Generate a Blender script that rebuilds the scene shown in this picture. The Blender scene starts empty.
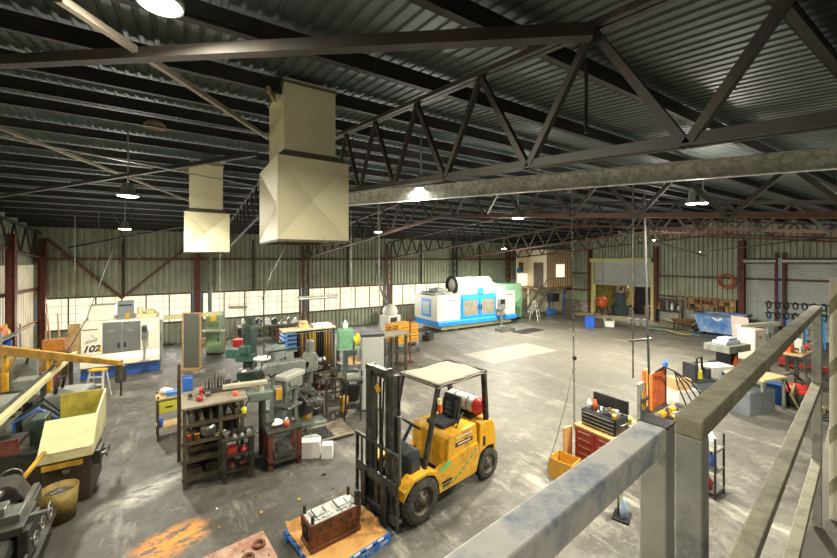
import bpy, math, random
from mathutils import Vector, Matrix
R = math.radians; PI = math.pi
random.seed(11)
SC = bpy.context.scene
COL = SC.collection
# ---- survey of the hall: x runs along the windowed wall, y runs across to it, z up; metres
F = 372.0; CX = 418.5; HY = 260.0; EYE = 4.1
FW = Vector((.539, .843, 0)).normalized(); RT = Vector((FW.y, -FW.x, 0))
def ray(px, py): return FW + RT*((px-CX)/F) + Vector((0, 0, -(py-HY)/F))
def atd(px, py, d): return Vector((0, 0, EYE)) + ray(px, py)*d
def at(px, py, z=0.0):
    r = ray(px, py); return atd(px, py, (z-EYE)/r.z)
def atx(px, py, x):
    r = ray(px, py); return atd(px, py, x/r.x)
def aty(px, py, y):
    r = ray(px, py); return atd(px, py, y/r.y)
RIDGE = 8.2
def zroof(y): return 5.45+.128*y if y < RIDGE else 6.50-.067*(y-RIDGE)
def ztop(y): return zroof(y)-.42
def zbot(y): return 5.27-.098*(RIDGE-y) if y < RIDGE else 5.27-.082*(y-RIDGE)
def atroof(px, py, off=.5):
    a, b = .4, 45.0
    for _ in range(60):
        m = (a+b)/2; p = atd(px, py, m)
        if p.z > zroof(p.y)-off: b = m
        else: a = m
    return atd(px, py, a)

# ---- materials
def lin(c):
    c = c/255.0
    return c/12.92 if c <= .04045 else ((c+.055)/1.055)**2.4
def rgb(h):
    if isinstance(h, str): h = h.lstrip('#'); h = [int(h[i:i+2], 16) for i in (0, 2, 4)]
    return tuple(lin(x) for x in h)
def mul(c, k): return tuple(min(1, x*k) for x in c)
MATS = {}
def mat(name, col, rough=.6, metal=0.0, var=.22, scale=6.0, bump=0.0, dirt=None, damt=.35, dscale=3.0, coat=0.0):
    if name in MATS: return MATS[name]
    m = bpy.data.materials.new(name); m.use_nodes = True; MATS[name] = m
    nt = m.node_tree; N = nt.nodes; L = nt.links
    b = N['Principled BSDF']; c = rgb(col)
    tc = N.new('ShaderNodeTexCoord'); nz = N.new('ShaderNodeTexNoise')
    nz.inputs['Scale'].default_value = scale; nz.inputs['Detail'].default_value = 6; nz.inputs['Roughness'].default_value = .65
    L.new(tc.outputs['Object'], nz.inputs['Vector'])
    rp = N.new('ShaderNodeValToRGB'); e = rp.color_ramp.elements
    e[0].position = .3; e[1].position = .7
    e[0].color = (*mul(c, 1-var), 1); e[1].color = (*mul(c, 1+var*.7), 1)
    L.new(nz.outputs['Fac'], rp.inputs['Fac']); out = rp.outputs['Color']
    if dirt:
        n2 = N.new('ShaderNodeTexNoise'); n2.inputs['Scale'].default_value = dscale; n2.inputs['Detail'].default_value = 9; n2.inputs['Roughness'].default_value = .72
        L.new(tc.outputs['Object'], n2.inputs['Vector'])
        r2 = N.new('ShaderNodeValToRGB'); q = r2.color_ramp.elements
        q[0].position = .62-damt*.5; q[1].position = .78-damt*.3; q[0].color = (0, 0, 0, 1); q[1].color = (1, 1, 1, 1)
        L.new(n2.outputs['Fac'], r2.inputs['Fac'])
        mx = N.new('ShaderNodeMixRGB'); mx.inputs[2].default_value = (*rgb(dirt), 1)
        L.new(r2.outputs['Color'], mx.inputs[0]); L.new(out, mx.inputs[1]); out = mx.outputs[0]
    L.new(out, b.inputs['Base Color'])
    b.inputs['Roughness'].default_value = rough; b.inputs['Metallic'].default_value = metal
    if coat: b.inputs['Coat Weight'].default_value = coat
    if bump:
        bp = N.new('ShaderNodeBump'); bp.inputs['Strength'].default_value = bump; bp.inputs['Distance'].default_value = .02
        n3 = N.new('ShaderNodeTexNoise'); n3.inputs['Scale'].default_value = scale*6; n3.inputs['Detail'].default_value = 4
        L.new(tc.outputs['Object'], n3.inputs['Vector']); L.new(n3.outputs['Fac'], bp.inputs['Height']); L.new(bp.outputs['Normal'], b.inputs['Normal'])
    return m
def emat(name, col, s, var=0.0):
    if name in MATS: return MATS[name]
    m = bpy.data.materials.new(name); m.use_nodes = True; MATS[name] = m
    nt = m.node_tree; b = nt.nodes['Principled BSDF']; c = rgb(col)
    b.inputs['Base Color'].default_value = (*mul(c, .6), 1); b.inputs['Emission Color'].default_value = (*c, 1); b.inputs['Emission Strength'].default_value = s
    b.inputs['Roughness'].default_value = .5
    if var:
        tc = nt.nodes.new('ShaderNodeTexCoord'); nz = nt.nodes.new('ShaderNodeTexNoise'); nz.inputs['Scale'].default_value = 1.3; nz.inputs['Detail'].default_value = 4
        nt.links.new(tc.outputs['Object'], nz.inputs['Vector'])
        mr = nt.nodes.new('ShaderNodeMapRange'); mr.inputs['From Min'].default_value = .3; mr.inputs['From Max'].default_value = .7
        mr.inputs['To Min'].default_value = s*(1-var); mr.inputs['To Max'].default_value = s*(1+var)
        nt.links.new(nz.outputs['Fac'], mr.inputs['Value']); nt.links.new(mr.outputs['Result'], b.inputs['Emission Strength'])
    return m

# ---- mesh building
def basis(d, up=(0, 0, 1)):
    d = Vector(d).normalized(); u = Vector(up)
    if abs(d.dot(u.normalized())) > .98: u = Vector((1, 0, 0))
    s = d.cross(u).normalized(); return d, s, s.cross(d).normalized()
class MB:
    def __init__(s): s.v = []; s.f = []; s.mi = []; s.sm = []
    def add(s, vs, fs, mi=0, smooth=False):
        o = len(s.v); s.v += [tuple(v) for v in vs]
        for f in fs: s.f.append([o+i for i in f]); s.mi.append(mi); s.sm.append(smooth)
        return s
    def bx(s, x0, x1, y0, y1, z0, z1, mi=0):
        vs = [(x, y, z) for z in (z0, z1) for y in (y0, y1) for x in (x0, x1)]
        return s.add(vs, [(0, 2, 3, 1), (4, 5, 7, 6), (0, 1, 5, 4), (2, 6, 7, 3), (0, 4, 6, 2), (1, 3, 7, 5)], mi)
    def box(s, c, d, rz=0, rx=0, ry=0, mi=0):
        m = Matrix.Translation(c) @ Matrix.Rotation(rz, 4, 'Z') @ Matrix.Rotation(ry, 4, 'Y') @ Matrix.Rotation(rx, 4, 'X')
        hx, hy, hz = d[0]/2, d[1]/2, d[2]/2
        vs = [m @ Vector((x, y, z)) for z in (-hz, hz) for y in (-hy, hy) for x in (-hx, hx)]
        return s.add(vs, [(0, 2, 3, 1), (4, 5, 7, 6), (0, 1, 5, 4), (2, 6, 7, 3), (0, 4, 6, 2), (1, 3, 7, 5)], mi)
    def bar(s, p, q, w, h, up=(0, 0, 1), mi=0):
        p, q = Vector(p), Vector(q); d, a, b = basis(q-p, up)
        vs = [e+a*x*w/2+b*y*h/2 for e in (p, q) for x, y in ((-1, -1), (1, -1), (1, 1), (-1, 1))]
        return s.add(vs, [(3, 2, 1, 0), (4, 5, 6, 7), (0, 1, 5, 4), (1, 2, 6, 5), (2, 3, 7, 6), (3, 0, 4, 7)], mi)
    def cyl(s, p, q, r, n=14, r2=None, cap=True, mi=0):
        p, q = Vector(p), Vector(q); d, a, b = basis(q-p); r2 = r if r2 is None else r2
        ring = lambda c, rr: [c+(a*math.cos(2*PI*i/n)+b*math.sin(2*PI*i/n))*rr for i in range(n)]
        A, B = ring(p, r), ring(q, r2)
        s.add(A+B, [((i+1) % n, i, n+i, n+(i+1) % n) for i in range(n)], mi, True)
        if cap:
            s.add(A, [list(range(n))], mi); s.add(B, [list(range(n-1, -1, -1))], mi)
        return s
    def tube(s, pts, r, n=6, mi=0):
        pts = [Vector(p) for p in pts]; rings = []; a = None
        for i, p in enumerate(pts):
            d = (pts[min(i+1, len(pts)-1)]-pts[max(i-1, 0)]).normalized()
            if a is None: _, a, b = basis(d)
            a = (a-d*a.dot(d)).normalized(); b = d.cross(a)
            rings += [p+(a*math.cos(2*PI*k/n)+b*math.sin(2*PI*k/n))*r for k in range(n)]
        fs = [(i*n+k, i*n+(k+1) % n, (i+1)*n+(k+1) % n, (i+1)*n+k) for i in range(len(pts)-1) for k in range(n)]
        fs += [list(range(n-1, -1, -1)), list(range((len(pts)-1)*n, len(pts)*n))]
        return s.add(rings, fs, mi, True)
    def lathe(s, prof, c=(0, 0, 0), axis=(0, 0, 1), n=20, mi=0, smooth=True):
        c = Vector(c); d, a, b = basis(axis); vs = []
        for r, h in prof: vs += [c+d*h+(a*math.cos(2*PI*k/n)+b*math.sin(2*PI*k/n))*max(r, 1e-4) for k in range(n)]
        fs = [(i*n+(k+1) % n, i*n+k, (i+1)*n+k, (i+1)*n+(k+1) % n) for i in range(len(prof)-1) for k in range(n)]
        return s.add(vs, fs, mi, smooth)
    def torus(s, c, axis, R_, r, n=24, k=8, mi=0, a0=0, a1=2*PI):
        c = Vector(c); d, a, b = basis(axis); full = abs(a1-a0-2*PI) < 1e-6; m = n if full else n+1
        vs = []
        for i in range(m):
            t = a0+(a1-a0)*i/n; e = a*math.cos(t)+b*math.sin(t)
            vs += [c+e*(R_+r*math.cos(2*PI*j/k))+d*r*math.sin(2*PI*j/k) for j in range(k)]
        fs = [(i*k+j, ((i+1) % m)*k+j, ((i+1) % m)*k+(j+1) % k, i*k+(j+1) % k) for i in range(n) for j in range(k)]
        return s.add(vs, fs, mi, True)
    def ball(s, c, r, n=12, mi=0):
        rx, ry, rz = (r, r, r) if isinstance(r, (int, float)) else r; c = Vector(c); vs = []; m = n//2+1
        for i in range(m):
            t = PI*i/(m-1)
            vs += [c+Vector((rx*math.sin(t)*math.cos(2*PI*j/n), ry*math.sin(t)*math.sin(2*PI*j/n), rz*math.cos(t))) for j in range(n)]
        return s.add(vs, [(i*n+j, (i+1)*n+j, (i+1)*n+(j+1) % n, i*n+(j+1) % n) for i in range(m-1) for j in range(n)], mi, True)
    def prism(s, poly, a, b, plane='xz', mi=0, smooth=False):
        def P(u, v, w): return {'xz': (u, w, v), 'xy': (u, v, w), 'yz': (w, u, v)}[plane]
        n = len(poly); vs = [P(u, v, a) for u, v in poly]+[P(u, v, b) for u, v in poly]
        fs = [list(range(n)), list(range(2*n-1, n-1, -1))]+[(i, n+i, n+(i+1) % n, (i+1) % n) for i in range(n)]
        return s.add(vs, fs, mi, smooth)
    def build(s, name, m, parent=None, bevel=0.0, seg=2):
        me = bpy.data.meshes.new(name); me.from_pydata(s.v, [], s.f)
        ms = m if isinstance(m, (list, tuple)) else [m]
        for x in ms: me.materials.append(x)
        me.polygons.foreach_set('material_index', s.mi); me.polygons.foreach_set('use_smooth', s.sm)
        import bmesh
        bm = bmesh.new(); bm.from_mesh(me); bmesh.ops.recalc_face_normals(bm, faces=bm.faces); bm.to_mesh(me); bm.free()
        me.update(); o = bpy.data.objects.new(name, me); COL.objects.link(o)
        if parent: o.parent = parent
        if bevel:
            b = o.modifiers.new('bevel', 'BEVEL'); b.width = bevel; b.segments = seg; b.limit_method = 'ANGLE'; b.angle_limit = R(50)
        return o
def tag(o, label, cat, group=None):
    o['label'] = label; o['category'] = cat
    if group: o['group'] = group
    return o
def thing(name, label, cat, loc=(0, 0, 0), rz=0.0, group=None):
    o = bpy.data.objects.new(name, None); COL.objects.link(o); o.location = loc; o.rotation_euler = (0, 0, rz); o.empty_display_size = .2
    return tag(o, label, cat, group)
def solo(name, mb, m, label, cat, loc=(0, 0, 0), rz=0.0, group=None, bevel=0.0):
    o = mb.build(name, m, None, bevel); o.location = loc; o.rotation_euler = (0, 0, rz); return tag(o, label, cat, group)
def struct(name, mb, m, parent=None, bevel=0.0):
    o = mb.build(name, m, parent, bevel)
    if not parent: o['kind'] = 'structure'
    return o
def dup(o, loc=None, rz=None, label=None, group=None):
    def cp(x, par):
        c = x.copy(); COL.objects.link(c)
        if par: c.parent = par
        for ch in x.children: cp(ch, c)
        return c
    c = cp(o, None)
    if loc is not None: c.location = loc
    if rz is not None: c.rotation_euler = (0, 0, rz)
    if label: c['label'] = label
    if group: c['group'] = group
    return c
def text(name, s, size, loc, rot, m, parent=None, ext=.002, shear=0.0, bold=0.0):
    cu = bpy.data.curves.new(name, 'FONT'); cu.body = s; cu.size = size; cu.extrude = ext; cu.shear = shear; cu.offset = bold; cu.align_x = 'CENTER'; cu.align_y = 'CENTER'
    o = bpy.data.objects.new(name, cu); COL.objects.link(o); dg = bpy.context.evaluated_depsgraph_get(); me = bpy.data.meshes.new_from_object(o.evaluated_get(dg)); bpy.data.objects.remove(o); bpy.data.curves.remove(cu)
    me.materials.clear(); me.materials.append(m); o = bpy.data.objects.new(name, me); COL.objects.link(o); o.location = loc; o.rotation_euler = rot
    if parent: o.parent = parent
    return o
def hang(p, q, sag, n=12):
    p, q = Vector(p), Vector(q)
    return [p.lerp(q, i/n)-Vector((0, 0, sag*4*(i/n)*(1-i/n))) for i in range(n+1)]

m_rust = mat('rust red steel', '#6b3a2c', .65, .2, .3, 4, .1, '#3a2018', .3)
m_truss = mat('brown truss steel', '#332e28', .6, .1, .3, 4, 0, '#4d3c30', .25)
m_chord = mat('red oxide chord steel', '#674736', .6, .2, .3, 3, 0, '#44302a', .3)
m_purlin = mat('dark purlin steel', '#2c2b29', .6, .1, .25, 3, 0, '#40342c', .25)
m_galv = mat('galvanised steel', '#b3b5ac', .42, .75, .3, 26, .05, '#8d908a', .4, 14)
m_black = mat('black painted steel', '#24262a', .5, .3, .3, 8, 0, '#4a463f', .25)
m_dark = mat('dark oily steel', '#3b3c39', .45, .5, .35, 7, .05, '#5d5648', .35)
m_steel = mat('bare steel', '#8d8d88', .35, .8, .25, 9, .03, '#5e5a50', .3)
m_grey = mat('grey machine paint', '#8b9088', .5, .1, .2, 6, 0, '#5a5848', .35)
m_greyg = mat('grey green machine paint', '#75817a', .5, .1, .2, 6, 0, '#4f5146', .35)
m_cream = mat('cream machine paint', '#d6d0bd', .45, 0, .07, 3, 0, '#bdb298', .06)
m_alu = mat('bright aluminium', '#d8d8d2', .4, .15, .08, 6)
m_ycream = mat('yellowed cream sheet', '#c2ba8c', .5, 0, .08, 4, 0, '#9c9268', .12)
m_white = mat('white paint', '#d8d6cc', .5, 0, .1, 6)
m_rubber = mat('black rubber', '#222222', .8, 0, .25, 8, .05)
m_yellow = mat('yellow plant paint', '#d9a21f', .42, 0, .15, 5, 0, '#7e5a20', .27, 5, .2)
m_tan = mat('pale tan rod', '#857a68', .6, .1, .2, 4)
m_oldyel = mat('old yellow crane paint', '#b88d2e', .5, 0, .2, 5, 0, '#7a5a22', .35)
m_blue = mat('blue paint', '#2f63b8', .5, 0, .2, 5, 0, '#2a4060', .25)
m_wood = mat('raw timber', '#a98b62', .7, 0, .25, 5, .05, '#8a6436', .35)
m_ply = mat('plywood', '#cfa060', .6, 0, .18, 4, .03, '#a0713a', .32)
m_red = mat('red paint', '#a3352a', .45, 0, .2, 5, 0, '#5e241d', .25)
m_orange = mat('orange paint', '#d8622c', .5, 0, .2, 5, 0, '#8e3f1d', .3)
m_card = mat('cardboard', '#c2a274', .8, 0, .15, 5)
m_paper = mat('white card', '#dddcd6', .7, 0, .05, 5)
m_green = mat('dark green machine paint', '#34473f', .45, .1, .25, 6, 0, '#1e2b26', .3)
m_mint = mat('mint green paint', '#a9dcb1', .5, 0, .12, 3, 0, '#6c9a72', .25)
m_red2 = mat('bright red plastic', '#c9342f', .4, 0, .1, 5)
m_char = mat('charcoal plastic', '#333538', .6, 0, .15, 8)
# ================= the shell =================
EXPOSURE = 0.45
X0, X1, YN, YF = -5.2, 27.0, -6.8, 21.8
# ---- concrete floor
def floor_mat():
    m = bpy.data.materials.new('worn concrete'); m.use_nodes = True; nt = m.node_tree; N = nt.nodes; L = nt.links; b = N['Principled BSDF']
    tc = N.new('ShaderNodeTexCoord')
    def noise(sc, det=8, ro=.7, st=None):
        n = N.new('ShaderNodeTexNoise'); n.inputs['Scale'].default_value = sc; n.inputs['Detail'].default_value = det; n.inputs['Roughness'].default_value = ro
        src = tc.outputs['Object']
        if st:
            mp = N.new('ShaderNodeMapping'); mp.inputs['Scale'].default_value = st; L.new(src, mp.inputs['Vector']); src = mp.outputs[0]
        L.new(src, n.inputs['Vector']); return n.outputs['Fac']
    def ramp(f, p0, p1, c0=(0, 0, 0), c1=(1, 1, 1)):
        r = N.new('ShaderNodeValToRGB'); e = r.color_ramp.elements; e[0].position = p0; e[1].position = p1; e[0].color = (*c0, 1); e[1].color = (*c1, 1); L.new(f, r.inputs['Fac']); return r.outputs['Color']
    def mix(fac, a, c, t='MIX', k=1.0):
        x = N.new('ShaderNodeMixRGB'); x.blend_type = t
        if hasattr(fac, 'default_value') or not isinstance(fac, (int, float)): L.new(fac, x.inputs[0])
        else: x.inputs[0].default_value = fac
        for i, s in ((1, a), (2, c)):
            if isinstance(s, tuple): x.inputs[i].default_value = (*s, 1)
            else: L.new(s, x.inputs[i])
        return x.outputs[0]
    def math_(op, a, c):
        x = N.new('ShaderNodeMath'); x.operation = op
        for i, s in ((0, a), (1, c)):
            if isinstance(s, (int, float)): x.inputs[i].default_value = s
            else: L.new(s, x.inputs[i])
        return x.outputs[0]
    def blob(cx, cy, rx, ry, rz=0, sharp=.6):           # 1 in the middle, 0 past the rim
        mp = N.new('ShaderNodeMapping'); mp.vector_type = 'TEXTURE'; mp.inputs['Location'].default_value = (cx, cy, 0); mp.inputs['Rotation'].default_value = (0, 0, rz); mp.inputs['Scale'].default_value = (rx, ry, 1)
        L.new(tc.outputs['Object'], mp.inputs['Vector'])
        g = N.new('ShaderNodeVectorMath'); g.operation = 'LENGTH'; L.new(mp.outputs[0], g.inputs[0])
        r = N.new('ShaderNodeMapRange'); r.inputs['From Min'].default_value = 1; r.inputs['From Max'].default_value = sharp; L.new(g.outputs['Value'], r.inputs['Value']); return r.outputs['Result']
    base = ramp(noise(.45, 9, .68), .32, .7, rgb('#3a3834'), rgb('#77736a'))
    base = mix(math_('MULTIPLY', ramp(noise(3.5, 10, .8), .45, .6), .8), base, rgb('#6d6a60'))
    base = mix(math_('MULTIPLY', ramp(noise(.9, 12, .8), .46, .56), .8), base, rgb('#383631'))
    base = mix(math_('MULTIPLY', ramp(noise(1.7, 12, .82), .54, .62), .5), base, rgb('#9a968b'))        # oil and traffic grime
    base = mix(math_('MULTIPLY', ramp(noise(1.6, 7, .7, (1, .22, 1)), .55, .66), .45), base, rgb('#c9c3b5'))   # scuffed, brushed streaks
    base = mix(math_('MULTIPLY', blob(14, 10, 12, 8, .3, .2), .6), base, rgb('#8f897d'))
    base = mix(math_('MULTIPLY', blob(1.0, 8.5, 6.5, 5.0, .2, .4), .38), base, rgb('#46433c'))                # broad paler middle, then a darker near bench side
    # slab joints
    sep = N.new('ShaderNodeSeparateXYZ'); L.new(tc.outputs['Object'], sep.inputs[0])
    for ax, per in (('X', 5.4), ('Y', 6.2)):
        q = math_('ABSOLUTE', math_('SUBTRACT', math_('FRACT', math_('DIVIDE', math_('ADD', sep.outputs[ax], 40.1), per), 0), .5), 0)
        base = mix(math_('MULTIPLY', math_('LESS_THAN', q, .0016), .35), base, rgb('#4a463f'))
    # paler patched slab
    def rect(x0, x1, y0, y1):
        a = math_('MULTIPLY', math_('GREATER_THAN', sep.outputs['X'], x0), math_('LESS_THAN', sep.outputs['X'], x1))
        return math_('MULTIPLY', a, math_('MULTIPLY', math_('GREATER_THAN', sep.outputs['Y'], y0), math_('LESS_THAN', sep.outputs['Y'], y1)))
    base = mix(math_('MULTIPLY', rect(10.4, 14.4, 10.8, 12.6), .6), base, rgb('#b5aea0'))
    # rings of tyre marks where trucks turn
    for cx, cy, r_ in ((8.6, 8.6, 1.5), (8.9, 8.2, 2.1), (9.3, 8.3, 1.2)):
        mp = N.new('ShaderNodeMapping'); mp.vector_type = 'TEXTURE'; mp.inputs['Location'].default_value = (cx, cy, 0); L.new(tc.outputs['Object'], mp.inputs['Vector'])
        g = N.new('ShaderNodeVectorMath'); g.operation = 'LENGTH'; L.new(mp.outputs[0], g.inputs[0])
        d = math_('LESS_THAN', math_('ABSOLUTE', math_('SUBTRACT', g.outputs['Value'], r_), 0), .07)
        base = mix(math_('MULTIPLY', math_('MULTIPLY', d, ramp(noise(1.3), .4, .6)), .4), base, rgb('#5a564f'))
    # white powder and the spilt orange paint by the plate
    pw = at(148, 490); op = at(172, 541)
    base = mix(math_('MULTIPLY', math_('MULTIPLY', blob(pw.x, pw.y, 1.1, .42, .55, .1), ramp(noise(2.3, 9, .8, (1, 2.2, 1)), .4, .6)), .85), base, rgb('#dedbd2'))
    pn = ramp(noise(3.6, 10, .8, (1, 1.8, 1)), .46, .52)
    base = mix(math_('MULTIPLY', math_('MULTIPLY', blob(op.x, op.y, .62, .42, .3, .45), pn), .95), base, rgb('#d98a1c'))
    L.new(base, b.inputs['Base Color'])
    rr = N.new('ShaderNodeMapRange'); rr.inputs['To Min'].default_value = .38; rr.inputs['To Max'].default_value = .75; L.new(noise(2.0), rr.inputs['Value']); L.new(rr.outputs['Result'], b.inputs['Roughness'])
    bp = N.new('ShaderNodeBump'); bp.inputs['Strength'].default_value = .12; bp.inputs['Distance'].default_value = .02; L.new(noise(9, 8), bp.inputs['Height']); L.new(bp.outputs['Normal'], b.inputs['Normal'])
    return m
struct('floor', MB().bx(X0-.3, 31.5, YN-.3, YF+.3, -.2, 0), floor_mat())

# ---- corrugated sheet
def corr(o, du, dw, L_, h, pitch, depth, n=None, prof=((0, 0), (.55, 0), (.62, 1), (.93, 1))):
    """sheet from corner o, ribs repeat along du over length L_, ribs run along dw for length h; depth along the normal"""
    o, du, dw = Vector(o), Vector(du).normalized(), Vector(dw).normalized(); nn = du.cross(dw)
    pts = []; k = int(L_/pitch)
    for i in range(k):
        for a, d in prof: pts.append(((i+a)*pitch, d*depth))
    pts.append((L_, 0)); m = len(pts); mb = MB()
    mb.add([o+du*a+nn*d for a, d in pts]+[o+du*a+nn*d+dw*h for a, d in pts], [(i, i+1, m+i+1, m+i) for i in range(m-1)])
    return mb
m_wall = mat('grey green wall sheeting', '#a2a792', .55, .1, .12, 1.2, 0, '#83846f', .3, .8)
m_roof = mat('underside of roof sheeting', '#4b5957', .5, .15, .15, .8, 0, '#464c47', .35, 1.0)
m_wbr = mat('warm stained sheeting', '#8d9184', .55, .1, .15, 1.0)
ZW0, ZW1 = 1.08, 2.45
def sheet(name, *a, m=m_wall, par=None, **k):
    o = struct(name, corr(*a, **k), m, par); return o
wb = sheet('wall_back', (X0, YF, ZW1), (1, 0, 0), (0, 0, 1), X1-X0+4, 3.3, .24, -.075)
struct('lower_sheeting', corr((X0, YF, 0), (1, 0, 0), (0, 0, 1), X1-X0+4, ZW0, .24, -.075), m_wall, wb)
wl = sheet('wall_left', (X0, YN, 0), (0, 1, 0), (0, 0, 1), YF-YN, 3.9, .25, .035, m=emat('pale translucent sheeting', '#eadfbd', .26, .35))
struct('upper_sheeting', corr((X0, YN, 3.9), (0, 1, 0), (0, 0, 1), YF-YN, 2.6, .25, .035), m_wall, wl)
sheet('wall_near', (X0, YN, 0), (1, 0, 0), (0, 0, 1), X1-X0, 5, .19, .035)
# end wall: bands round the openings
D0, D1 = 12.66, 17.0       # the opening with the half raised shutter
def endband(nm, y0, y1, z0, z1, par): return struct(nm, corr((X1, y0, z0), (0, 1, 0), (0, 0, 1), y1-y0, z1-z0, .24, -.075), m_wall, par)
we = endband('wall_right', D1+.12, YF, .78, 6.2, None)
endband('sheeting', D0-.12, D1+.12, 4.15, 6.5, we); endband('sheeting', 7.75, D0-.12, .78, 6.5, we)
endband('sheeting', 3.4, 7.75, 4.2, 6.5, we); endband('sheeting', YN, 3.4, 0, 6.2, we)
# block dwarf wall
def block_mat():
    m = bpy.data.materials.new('painted block'); m.use_nodes = True; nt = m.node_tree; N = nt.nodes; L = nt.links; b = N['Principled BSDF']
    tc = N.new('ShaderNodeTexCoord'); mp = N.new('ShaderNodeMapping'); mp.inputs['Rotation'].default_value = (PI/2, 0, PI/2); br = N.new('ShaderNodeTexBrick')
    mp = N.new('ShaderNodeSeparateXYZ'); cb = N.new('ShaderNodeCombineXYZ'); L.new(tc.outputs['Object'], mp.inputs[0]); L.new(mp.outputs['Y'], cb.inputs['X']); L.new(mp.outputs['Z'], cb.inputs['Y'])
    L.new(cb.outputs[0], br.inputs['Vector']); br.inputs['Scale'].default_value = 1; br.inputs['Brick Width'].default_value = .4; br.inputs['Row Height'].default_value = .19; br.inputs['Mortar Size'].default_value = .012
    br.inputs['Color1'].default_value = (*rgb('#a9a79a'), 1); br.inputs['Color2'].default_value = (*rgb('#8b897c'), 1); br.inputs['Mortar'].default_value = (*rgb('#6f6c61'), 1)
    L.new(br.outputs['Color'], b.inputs['Base Color']); b.inputs['Roughness'].default_value = .8; return m
m_block = block_mat()
struct('dwarf_wall', MB().bx(X1-.16, X1+.06, D1+.12, YF, 0, .78), m_block, we)
struct('dwarf_wall', MB().bx(X1-.16, X1+.06, 7.75, D0-.12, 0, .78), m_block, we)
# kerb of pale concrete in front of the end wall
struct('trim_1', MB().bx(X1-2.0, X1-.16, 7.9, YF-.2, 0, .015), mat('yellowed apron concrete', '#b3aa8c', .7, 0, .2, 2, 0, '#8e876f', .35), None)

# ---- roof
rf = MB()
for (ya, yb) in ((YN-.2, RIDGE), (RIDGE, YF+.25)):
    k = corr((X0-.3, ya, zroof(ya)), (1, 0, 0), Vector((0, yb-ya, zroof(yb-1e-6)-zroof(ya+1e-6 if ya == RIDGE else ya))), X1-X0+5, (Vector((0, yb-ya, (zroof(yb-1e-6)-(6.50 if ya == RIDGE else zroof(ya))))).length), .105, .013)
    rf.add(k.v, k.f)
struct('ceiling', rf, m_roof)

# ---- windows: strips of translucent sheet between the columns
m_pane = emat('daylit translucent panel', '#fff0d2', .72, .12)
m_mull = mat('window mullion', '#5f594b', .6, .1, .2, 5)
COLX = [-4.9, .69, 6.0, 11.4, 16.8, 22.2, 27.0]
for i in range(6):
    a, b = COLX[i]+(.25 if i else -.1), COLX[i+1]-(.25 if i < 5 else .0)
    if i == 4: b = 21.0
    if i == 5: continue
    w = MB().bx(a, b, YF-.06, YF-.03, ZW0, ZW1)
    o = struct('window_%d' % (i+1), w, m_pane)
    fr = MB()
    n = max(2, round((b-a)/.95))
    for k in range(n+1):
        x = a+(b-a)*k/n; fr.bx(x-.025, x+.025, YF-.1, YF-.061, ZW0, ZW1)
    for k in range(2*n):
        x = a+(b-a)*(k+.5)/(2*n); fr.bx(x-.006, x+.006, YF-.075, YF-.061, ZW0, ZW1)
    for k in range(1, 4):
        z = ZW0+(ZW1-ZW0)*k/4; fr.bx(a, b, YF-.075, YF-.061, z-.007, z+.007)
    fr.bx(a, b, YF-.12, YF-.061, ZW1-.03, ZW1+.05); fr.bx(a, b, YF-.12, YF-.061, ZW0-.05, ZW0+.03)
    struct('window_frame', fr, m_mull, o)
    l = bpy.data.lights.new('window daylight', 'AREA'); l.shape = 'RECTANGLE'; l.size = b-a; l.size_y = ZW1-ZW0; l.energy = 120; l.color = (1, .97, .9)
    lo = bpy.data.objects.new('window_daylight', l); COL.objects.link(lo); lo.location = ((a+b)/2, YF-.16, (ZW0+ZW1)/2); lo.rotation_euler = (-PI/2, 0, 0)

# ---- wall girts and studs
def girt(a, b, label, group, w=.1, h=.12, m=m_purlin, name='wall_girt'):
    o = solo(name, MB().bar(a, b, w, h), m, label, 'girt', group=group); return o
for z in (4.15,): girt((X0+.2, YF-.13, z), (X1, YF-.13, z), 'dark steel girt along the windowed wall above the panes', 'wall girts', m=m_chord)
girt((X1-.12, YN, 3.05), (X1-.12, D0-.2, 3.05), 'brown girt across the sheeting behind the hose coil', 'wall girts', m=m_chord)
girt((X1-.12, D1+.2, 3.05), (X1-.12, YF-.2, 3.05), 'short girt between shutter opening and office', 'wall girts', m=m_chord)
girt((X1-.12, D0-.2, 1.75), (X1-.12, 7.8, 1.75), 'brown rail above the tool shelf and tan cupboard', 'wall girts', m=m_chord)
girt((X1-.12, D1+.2, 1.75), (X1-.12, YF-.2, 1.75), 'lower short girt beside the office', 'wall girts', m=m_chord)
girt((X0+.15, YN, 2.9), (X0+.15, YF-.2, 2.9), 'brown girt along the pale side wall', 'wall girts', m=m_chord)
girt((X0+.15, YN, 1.5), (X0+.15, YF-.2, 1.5), 'low timber rail along the pale side wall', 'wall girts', m=m_wood)
for x in (-2.2, 3.3, 8.7, 14.1, 19.5):
    solo('wall_stud', MB().bar((x, YF-.12, ZW1), (x, YF-.12, 5.2), .07, .08), m_purlin, 'thin dark stud midway between two columns of the windowed wall', 'stud', group='wall studs')
for y in (9.9, 14.9, 19.3):
    pass
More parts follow.
